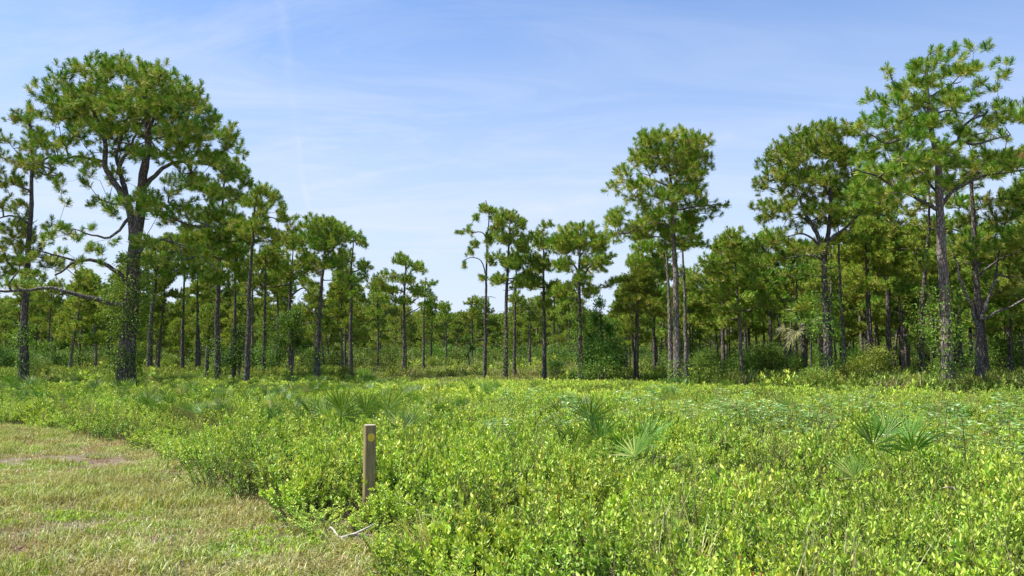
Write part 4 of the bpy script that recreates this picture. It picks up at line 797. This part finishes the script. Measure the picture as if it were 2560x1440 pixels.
g0 = lambda x, y, h: gp(x, y) + np.array([0, 0, h])
stick('fallen_branch', [g0(823, 1337, .05), g0(845, 1350, .055), g0(870, 1357, .05), g0(900, 1355, .06), g0(925, 1352, .04)], 0.007, 0.013, wht, 'curved bleached branch lying on the grass below the post', 'branch', twigs=2)
stick('bare_stub', [g0(194, 1092, -0.02), g0(193, 1090, .10), g0(191, 1090, .22)], 0.035, 0.02, drk, 'charred black stub at the edge of the grass at left', 'stump')
stick('dead_limb', [pt(2350, 1222, 7.4), pt(2420, 1245, 7.2), pt(2500, 1275, 7.0), pt(2600, 1312, 6.8)], 0.007, 0.016, gw, 'bare grey limb lying over the shrubs at the right edge', 'branch', 0.015, 5)
stick('dead_stalk', [g0(1633, 1262, 0), pt(1632, 1215, 8.6), pt(1630, 1165, 8.6), pt(1632, 1110, 8.6)], 0.008, 0.003, gw, 'pale dead stalk upright in the shrubs right of the palmettos', 'stalk', 0.006, 3)
stick('dry_stem', [g0(905, 1320, 0.02), pt(915, 1272, 7.9), pt(940, 1235, 7.95)], 0.003, 0.0022, strw, 'straw coloured stem crossing the foot of the post', 'stem', 0.004)
stick('dry_stem', [pt(975, 1230, 7.9), pt(1020, 1258, 7.8), pt(1060, 1290, 7.6)], 0.003, 0.004, strw, 'straw coloured stem slanting in the shrubs right of the post', 'stem', 0.004)
stick('dead_limb', [pt(1395, 1330, 6.3), pt(1440, 1385, 6.0), pt(1500, 1425, 5.8), pt(1540, 1450, 5.6)], 0.004, 0.008, red, 'thin reddish dead limb among the shrubs at bottom centre', 'branch', 0.012, 3)
for (x, y, nm, lb) in ((510, 1158, 'fallen_twig', 'thin dark twig lying at the lawn edge left of the shrub mound'), (620, 1246, 'fallen_twig', 'thin twig lying where lawn meets the shrub mound'), (700, 1330, 'fallen_twig', 'short twig lying on the lawn left of the bleached branch')):
    stick(nm, [g0(x, y, .03), g0(x + 25, y + 4, .035), g0(x + 55, y - 2, .03)], 0.004, 0.003, gw, lb, 'twig')

# ------------------------------------------------------------------ saw palmettos
def frond(lb, sb, base, dirh, el, plen, Rf, r, old=0.0, span=170, nl=20):
    """fan leaf: petiole then stiff folded leaflets"""
    d = np.array([dirh[0] * math.cos(el), dirh[1] * math.cos(el), math.sin(el)]); hub = base + d * plen
    s = np.linspace(0, 1, 5)[:, None]; line = base + (hub - base) * s + np.array([0, 0, -0.04]) * np.sin(PI * s); prisms(sb, line[:-1], line[1:], np.full(4, .007), np.full(4, .0055), 4, 0.5)
    side = nrm(np.cross(d, [0, 0, 1.0]) + r.normal(0, 0.25, 3)); up = np.cross(side, d)
    th = np.radians(np.linspace(-span / 2, span / 2, nl) + r.normal(0, 2.0, nl)); fold = -up * 0.25
    D = nrm(d * np.cos(th)[:, None] + side * np.sin(th)[:, None] + up * (0.30 * np.abs(np.sin(th)) )[:, None] + r.normal(0, .04, (nl, 3)))
    L = Rf * (0.80 + 0.25 * np.cos(th * 0.8)) * r.uniform(0.88, 1.08, nl); S_ = nrm(np.cross(D, up)); U = np.cross(S_, D); w_ = 0.027 * Rf / 0.5
    h2 = np.tile(hub, (nl, 1)); tip = h2 + D * L[:, None] - np.array([0, 0, 1.0]) * (0.10 * L * r.uniform(0, 1.2, nl))[:, None]
    m1 = h2 + D * (L * .45)[:, None]; V = np.stack([h2, m1 + S_ * w_ / 2 + U * w_ * .25, m1, m1 - S_ * w_ / 2 + U * w_ * .25, tip], 1)
    T = np.array([[0, 1, 2], [0, 2, 3], [1, 4, 2], [2, 4, 3]]); ti = np.clip(np.repeat(r.uniform(0.2, 0.75, nl) + old + r.normal(0, .1), 5), 0, 1)
    lb.add(V.reshape(-1, 3), (np.arange(nl)[:, None, None] * 5 + T[None]).reshape(-1, 3), None, ti)
def make_palmetto(seed, nf, sz):
    r = np.random.default_rng(seed); lb, sb = Buf(), Buf()
    for k in range(nf):
        az = r.uniform(0, 2 * PI); el = math.radians(r.uniform(38, 80)); frond(lb, sb, np.array([r.normal(0, .06), r.normal(0, .06), 0.05]), (math.cos(az), math.sin(az)), el, sz * r.uniform(.42, .72), sz * r.uniform(.40, .52), r, old=0.3 if r.uniform() < 0.22 else 0.0)
    root = empty('saw_palmetto', (0, 0, 0)); lb.obj('fronds', M['palm'], root); sb.obj('stalks', M['palm'], root); return root
pal = [make_palmetto(300 + i, nf, 1.0) for i, nf in enumerate((4, 3, 6, 2, 5))]; usedP = set()
PL = [(845, 1095, 12.5, 2, 1.15, 'large saw palmetto clump behind and left of the post'), (770, 1090, 13.0, 1, .9, 'saw palmetto at the left side of the large clump behind the post'), (952, 1100, 12.6, 0, 1.0, 'dark saw palmetto straight behind the top of the post'), (1005, 1110, 12.0, 1, .9, 'saw palmetto just right of the post top'),
 (1050, 1130, 11.0, 3, .85, 'small saw palmetto right of the post'), (1425, 1135, 11.3, 3, 1.0, 'single dark fan palmetto in the middle of the clearing'), (1535, 1190, 9.6, 2, .95, 'light green palmetto clump in the shrubs below the single dark fan'), (1412, 1200, 9.6, 3, .8, 'low palmetto half sunk in shrubs, left of the light green clump'),
 (1590, 1245, 8.3, 3, .75, 'small palmetto fan below the light green clump'), (2215, 1235, 8.8, 0, .9, 'palmetto in the shrubs at lower right'), (2200, 1300, 7.4, 3, .6, 'pale small fan just below the lower right palmetto'), (1195, 1015, 25, 2, 1.2, 'dark palmetto far out at the centre of the clearing'), (1240, 1012, 26, 1, 1.1, 'palmetto right beside the dark one at the centre'),
 (1345, 1000, 30, 1, 1.0, 'lone far palmetto right of the centre of the clearing'), (400, 1045, 19, 2, 1.0, 'palmetto clump in the shrubs right of the big forked pine foot'), (590, 1045, 19.5, 2, 1.15, 'pale edged palmetto clump between the big forked pine and the post'), (655, 1050, 18.5, 1, 1.0, 'palmetto right of the pale edged clump'),
 (312, 1022, 26, 0, 1.1, 'palmetto with bleached fronds in front of the big forked pine foot'), (180, 1045, 19.5, 0, 1.0, 'palmetto in the shrubs above the bare sandy patch'), (30, 1015, 26, 2, 1.4, 'dark palmetto clump at the left edge'), (75, 1015, 27, 1, 1.3, 'dark palmetto just right of the left edge clump'), (540, 1030, 23, 1, 1.0, 'palmetto behind the pale edged clump')]
def place(src, used, key, loc, rz, s):
    o = src if key not in used else copy_tree(src); used.add(key); o.location = tuple(loc); o.rotation_euler = (0, 0, rz); o.scale = (s, s, s); return o
for i, (x, y, d, v, s, lb) in enumerate(PL):
    o = place(pal[v], usedP, v, (gX(x, d), d, 0.20), rng.uniform(0, 6.28), s * (0.75 if d > 15 else 0.95)); tag(o, lb, 'palmetto', 'saw palmettos in the clearing')
k = 0
while k < 100:
    x = rng.uniform(-60, 1130) if k < 82 else rng.uniform(1560, 2600); d = rng.uniform(21, 46) if k < 82 else rng.uniform(26, 42)
    v = int(rng.integers(0, 5)); o = place(pal[v], usedP, v, (gX(x, d), d, 0.10), rng.uniform(0, 6.28), rng.uniform(0.55, 0.82)); k += 1
    z = 'at the left side before the pines' if x < 1200 else 'at the edge of the right wood'
    tag(o, 'scattered dark palmetto ' + z, 'palmetto', 'palmettos ' + z)

for k in range(34):
    x = rng.uniform(250, 1180) if k < 26 else rng.uniform(1180, 2500); d = rng.uniform(14, 23); X_ = gX(x, d)
    if in_lawn(np.array([[X_, d, 0]]), 1.2)[0]: continue
    v = int(rng.integers(0, 5)); o = place(pal[v], usedP, v, (X_, d, 0.16), rng.uniform(0, 6.28), rng.uniform(0.55, 0.8))
    z = 'in the left middle of the clearing' if x < 1180 else 'in the right middle of the clearing'; tag(o, 'small palmetto half sunk in shrubs ' + z, 'palmetto', 'small palmettos ' + z)

# ------------------------------------------------------------------ cabbage palm
r = np.random.default_rng(77); lb, sb, tb2, ob = Buf(), Buf(), Buf(), Buf(); cpd = 47.5
cp = empty('cabbage_palm', (gX(2012, cpd), cpd, 0)); tag(cp, 'cabbage palm with drooping pale fan leaves between pine trunks at right', 'palm tree')
hz_ = 3.7; tube(tb2, np.array([[0, 0, -.1], [.03, 0, 1.5], [0, .03, 2.8], [0, 0, hz_]]), [.2, .17, .17, .22], 10, 0.15, r=r)
for k in range(26):
    az = k * 2.4; el = math.radians(70 - k * 4.4 + r.normal(0, 5)); frond(lb if k < 17 else ob, sb, np.array([0, 0, hz_]), (math.cos(az), math.sin(az)), el, r.uniform(.7, 1.1), r.uniform(.8, 1.0), r, span=230, nl=26, old=.12)
for b in (lb, ob):
    for V in b.V: V[:, 2] -= 0.35 * np.maximum(0, np.linalg.norm(V[:, :2], axis=1) - 0.6) ** 1.6
tb2.obj('trunk', M['bark'], cp, smooth=True); lb.obj('fronds', M['palm'], cp); ob.obj('dead_fronds', M['palm_old'], cp); sb.obj('stalks', M['palm'], cp)

# ------------------------------------------------------------------ bushes, broadleaf trees, vines
def bush(seed, h, w_, n, L, mat, name='bush', link=True):
    r = np.random.default_rng(seed); lobes = []
    for k in range(9):
        a = r.uniform(0, 6.28); q = r.uniform(0, .55) * w_; z = h * r.uniform(.25, .78); lobes.append((q * math.cos(a), q * math.sin(a), z, w_ * r.uniform(.28, .5), w_ * r.uniform(.28, .5), h * r.uniform(.18, .30)))
    root = empty(name, (0, 0, 0)); leafball(r, lobes, n, L, L * .42).obj('foliage', M[mat], root); s = Buf()
    for l in lobes:
        e = np.array(l[:3]); tube(s, np.array([[e[0] * .1, e[1] * .1, -.05], [e[0] * .5, e[1] * .4, e[2] * .5], e + [0, 0, l[5] * .5]]), [.03, .02, .008], 4, .1, r=r)
    s.obj('stems', M['stem'], root); return root
BU = [bush(401, 1.5, 1.0, 2600, .10, 'bright'), bush(402, 2.4, 1.7, 3800, .12, 'shrub_dark'), bush(403, 3.2, 2.0, 4200, .13, 'broad'), bush(404, 2.0, 1.8, 3600, .12, 'shrub_dark'), bush(405, 1.5, 1.6, 2800, .11, 'brown')]; usedB = set()
for (x, d, v, s, lb) in ((820, 58, 0, 1.0, 'rounded bright green bush right of the round topped pine foot'), (906, 52, 0, .85, 'bright yellow green bush before the pine with stepped branches'), (868, 50, 1, .55, 'dull dark bush between the two bright green bushes'),
    (1500, 47, 2, 1.05, 'leafy dark bush below the broadleaf tree, its left part'), (2120, 37, 3, .8, 'grey green bush at the foot of the straight dark pine'), (2040, 34.5, 3, .72, 'tangled bush at the foot of the ivy clad pine'), (2430, 33.5, 4, .62, 'rusty brown dead bush between the two rightmost big trunks'), (2490, 35, 4, .6, 'rusty brown dead brush at the foot of the crooked limbed pine'),
    (2270, 34, 4, .45, 'small brown patch of dead brush left of the tallest right pine'), (95, 50, 1, .75, 'dark bush by the foot of the tall left edge pine'), (30, 62, 2, .8, 'green bush at the left edge under the wood'), (1385, 56, 2, .6, 'leafy bush at the foot of the foliage clad pine'), (1425, 50, 0, .7, 'bright small bush left of the umbrella crowned pine foot'),
    (2130, 46, 2, .8, 'bush left of the grey trunk pine'), (1870, 46, 1, 1.0, 'large dark bush right of the three close trunks'), (1780, 45, 1, .95, 'dark bush just right of the three close trunks'), (1930, 47, 2, .95, 'leafy bush left of the three pale trunks'), (2180, 42, 1, 1.05, 'black green bush under the stout dark pine')):
    o = place(BU[v], usedB, v, (gX(x, d), d, 0), rng.uniform(0, 6.28), s); tag(o, lb, 'bush', 'bushes at the foot of the pines')
br = np.random.default_rng(9)
for k in range(104):
    if k < 54: x, d = br.uniform(1540, 2750), br.uniform(45, 90)
    else: x, d = br.uniform(-150, 1540), br.uniform(62, 120)
    v = int(br.choice([1, 2, 3, 3, 1])); s = br.uniform(.6, 1.25) * (1.0 if k < 54 else .8)
    o = place(BU[v], usedB, v, (gX(x, d), d, 0), br.uniform(0, 6.28), s); z = zone(x); tag(o, 'dark understory bush ' + z, 'bush', 'understory bushes ' + z)
def broad_tree(seed, loc, lobes, n, L, label, mat='broad', trunk=None, tr=0.09):
    r = np.random.default_rng(seed); root = empty('broadleaf_tree', loc); leafball(r, lobes, n, L, L * .48, hollow=.6).obj('crown', M[mat], root); tb = Buf()
    zmax = max(l[2] for l in lobes); tube(tb, np.array([[0, 0, -.1], [.1, 0, zmax * .4], [-.05, .1, zmax * .8], [0, 0, zmax]]), [tr, tr * .8, tr * .5, tr * .3], 8, .1, r=r)
    for l in lobes: e = np.array(l[:3]); tube(tb, np.array([[0, 0, e[2] * .45], e * [.5, .5, .75], e]), [tr * .4, tr * .25, .015], 5, .1, r=r)
    tb.obj('trunk', M['bark_pale'], root, smooth=True); return tag(root, label, 'tree')
d = 50; m_ = d / F
def lob(base, L): return [((x - base) * m_, q, 1.6 + (HOR - y) * m_, rx * m_, rx * m_ * .9, ry * m_) for (x, y, rx, ry, q) in L]
broad_tree(501, (gX(1505, d), d, 0), lob(1505, [(1490, 800, 26, 30, 0), (1525, 820, 30, 26, .4), (1480, 845, 34, 28, -.3), (1530, 870, 40, 34, 0), (1490, 895, 46, 34, .2), (1465, 900, 30, 30, -.3), (1500, 760, 18, 20, 0), (1545, 905, 30, 26, -.4)]), 7000, .15, 'broadleaf tree with light green leaves right of the umbrella crowned pine')
broad_tree(502, (gX(728, 54), 54, 0), lob(728, [(700, 790, 26, 26, .3), (722, 810, 34, 30, 0), (705, 850, 36, 32, -.3), (735, 780, 26, 26, .2), (690, 890, 36, 26, 0), (740, 850, 26, 40, .3)]), 5200, .15, 'dark broadleaf tree between the slender leaning pine and the round topped pine')
broad_tree(503, (gX(595, 52), 52, 0), lob(595, [(590, 830, 26, 30, .3), (600, 870, 30, 30, 0), (585, 900, 30, 24, -.3)]), 2600, .14, 'small dark broadleaf tree left of the slender leaning pine')
broad_tree(504, (gX(1170, 66), 66, 0), lob(1170, [(1165, 830, 16, 14, 0), (1180, 860, 18, 14, .3), (1160, 880, 16, 12, 0)]), 900, .16, 'little leafy tree left of the tall thin pine', tr=.05)
def vine(loc, z0, z1, rad, n, label, seed, bulge=()):
    r = np.random.default_rng(seed); z = r.uniform(z0, z1, n); dens = 0.5 + 0.5 * np.sin(z * 2.9 + seed) * np.sin(z * 1.3 + 1); z = z[r.uniform(0, 1, n) < 0.15 + 0.85 * dens ** 1.3]; n = len(z); a = r.uniform(0, 2 * PI, n)
    rr_ = rad(z) + np.abs(r.normal(0, .17, n)) * (.4 + 1.2 * (0.5 + 0.5 * np.sin(z * 2.9 + seed + a))) + 0.03
    for (bz, ba, bs) in bulge: rr_ += bs * np.exp(-((z - bz) / .5) ** 2) * np.clip(np.cos(a - ba), 0, 1) * r.uniform(0, 1, n)
    P = np.stack([np.cos(a) * rr_, np.sin(a) * rr_, z], -1); out = np.stack([np.cos(a), np.sin(a), np.zeros(n)], -1); D = nrm(out * .6 + np.array([0, 0, -.5]) + r.normal(0, .45, (n, 3))); S_ = nrm(np.cross(D, nrm(out + r.normal(0, .3, (n, 3)))))
    b = Buf(); V, T = leafshape(P, D, S_, .12 * r.uniform(.6, 1.3, n), .065 * r.uniform(.7, 1.2, n)); b.add(V, T, None, np.repeat(np.clip(r.normal(.5, .25, n), 0, 1), 5))
    s = Buf()
    for k in range(4):
        a0 = r.uniform(0, 6.28); zz = np.linspace(z0 * .3, z1, 14); aa = a0 + np.cumsum(r.normal(0, .25, 14)); q = rad(zz) + .03; tube(s, np.stack([np.cos(aa) * q, np.sin(aa) * q, zz], -1), np.linspace(.018, .006, 14), 4, .1, r=r)
    root = empty('climbing_vine', loc); b.obj('leaves', M['vine'], root); s.obj('stems', M['stem'], root); return tag(root, label, 'vine', 'vines on the pine trunks')
def vloc(i): o = BIG[i]; return (o.location[0], o.location[1], 0)
names = {o['label']: o for o in BIG}
def on(start):
    o = next(q for q in BIG if q['label'].startswith(start)); t = next(c for c in o.children if c.name.startswith('trunk')); co = np.zeros(len(t.data.vertices) * 3); t.data.vertices.foreach_get('co', co); co = co.reshape(-1, 3)
    zs = np.linspace(0, 8, 17); cx = np.array([co[np.abs(co[:, 2] - z) < 0.5][:, :2].mean(0) for z in zs]); return o.location, zs, cx
def vine_on(start, z0, z1, rad, n, label, seed, bulge=()):
    loc, zs, cx = on(start); o = vine((loc[0], loc[1], 0), z0, z1, lambda z: rad + 0 * z, n, label, seed, bulge)
    for c in o.children:
        co = np.zeros(len(c.data.vertices) * 3); c.data.vertices.foreach_get('co', co); co = co.reshape(-1, 3); co[:, 0] += np.interp(co[:, 2], zs, cx[:, 0]); co[:, 1] += np.interp(co[:, 2], zs, cx[:, 1]); c.data.vertices.foreach_set('co', co.ravel()); c.data.update()
vine_on('big forked', 0.9, 6.4, .50, 10500, 'leafy vine wrapping the trunk of the big forked pine', 1, ((4.7, PI, .9), (4.3, PI, .8), (2.4, PI, .6), (3.0, 0, .3)))
vine_on('broad crowned pine', 0.3, 6.2, .40, 4200, 'thick leafy vine wrapping the trunk of the broad crowned right pine', 2, ((2.6, PI, .7), (1.6, 0, .6)))
vine_on('tallest pine at right', 0.6, 4.6, .34, 3200, 'leafy vine on the lower trunk of the tallest right pine', 3, ((3.2, PI, 1.1), (3.0, 0, .4), (1.8, 0, .6)))
vine_on('vine wrapped', 0.6, 5.4, .30, 3200, 'leafy vine wrapping the pine left of the tallest right pine', 4, ((3.4, 0, .8), (4.0, PI, .5)))
vine_on('vine clad', 0.3, 4.6, .25, 2200, 'vine on the clad pine behind the slender leaning pine', 5)
vine_on('round topped', 0.3, 4.6, .22, 1100, 'sparse vine on the trunk of the round topped pine', 6)
vine_on('isolated flat', 0.8, 5.4, .26, 1300, 'dark vine on the trunk of the isolated flat crowned pine', 7)
vine_on('umbrella crowned', 0.2, 6.6, .26, 2600, 'leafy vine on the trunk of the umbrella crowned pine', 8, ((.6, 0, .3),))
vine_on('tall pine at the left', 0.5, 3.6, .25, 1500, 'leafy vine on the tall left edge pine', 9, ((2.0, 0, .6),))
vine_on('tall pine right of', 0.2, 4.6, .22, 1400, 'vine on the tall pine right of the tall thin pine', 10)
vine_on('dark pine just right', 0.4, 3.0, .22, 900, 'vine on the dark pine just right of the big forked pine', 11)
vine_on('tallest centre', 0.2, 1.6, .30, 900, 'vine round the foot of the tallest centre right pine', 12)
vine_on('stout dark', 0.2, 3.2, .42, 3200, 'dense dark vine on the stout dark pine', 13)

# ------------------------------------------------------------------ winged-leaf shrubs among the field, right side
def make_sumac(seed, h):
    r = np.random.default_rng(seed); b, s, fl = Buf(), Buf(), Buf(); tube(s, np.array([[0, 0, 0], [r.normal(0, .03), r.normal(0, .03), h * .5], [r.normal(0, .05), r.normal(0, .05), h]]), [.008, .006, .004], 5, .1, r=r)
    for k in range(15):
        f = .35 + .65 * (k + .5) / 15; az = k * 2.4 + r.normal(0, .3); el = math.radians(r.uniform(0, 40)); hor = np.array([math.cos(az), math.sin(az), 0]); L = r.uniform(.22, .34); q = np.linspace(0, 1, 8)
        line = np.array([0, 0, h * f]) + hor * (q * L * math.cos(el))[:, None] + np.array([0, 0, 1.0]) * (q * L * math.sin(el) - .14 * q * q)[:, None]; prisms(s, line[:-1], line[1:], np.full(7, .002), np.full(7, .0015), 3); side = np.array([-hor[1], hor[0], 0])
        for sg in (-1, 1):
            dd = nrm(side * sg + hor * .4 + r.normal(0, .1, (7, 3))); V, T = leafshape(line[1:], dd, nrm(np.cross(dd, np.array([0, 0, 1.0]) + r.normal(0, .45, (7, 3)))), np.full(7, .075), np.full(7, .028)); b.add(V, T, None, np.clip(np.repeat(r.uniform(.2, .9, 7), 5), 0, 1))
    for k in range(60):
        c = np.array([0, 0, h * 1.02]) + r.normal(0, [.05, .05, .03], 3); fl.add(c + r.normal(0, .006, (4, 3)), [(0, 1, 2), (0, 2, 3), (1, 2, 3)])
    root = empty('pinnate_shrub', (0, 0, 0)); b.obj('leaves', M['sumac'], root); s.obj('stem', red, root)
    return root
SU = [make_sumac(601 + i, h) for i, h in enumerate((.85, .95, .75))]; usedS = set(); sr_ = np.random.default_rng(15)
clusters = [(1205, 1100, 12, 4, 'left of the middle of the clearing'), (1310, 1040, 19, 5, 'in the middle of the clearing'), (1565, 1060, 15, 7, 'above the light green palmetto clump'), (1700, 1060, 15, 5, 'right of the light green palmetto clump'), (1900, 1060, 15, 6, 'in the right half of the clearing'), (2020, 1080, 13, 6, 'in the right half above the lower right palmetto'),
            (2180, 1060, 16, 6, 'before the rusty brush at the right'), (2400, 1150, 10, 7, 'at the right edge of the clearing'), (2500, 1060, 15, 6, 'at the far right edge near the wood')]
for (x, y, d, n, z) in clusters:
    for k in range(n):
        v = int(sr_.integers(0, 3)); dd = d + sr_.normal(0, .8); o = place(SU[v], usedS, v, (gX(x, d) + sr_.normal(0, .55), dd, 0), sr_.uniform(0, 6.28), sr_.uniform(.9, 1.25)); tag(o, 'glossy feather leaved shrub ' + z, 'shrub', 'feather leaved shrubs ' + z)
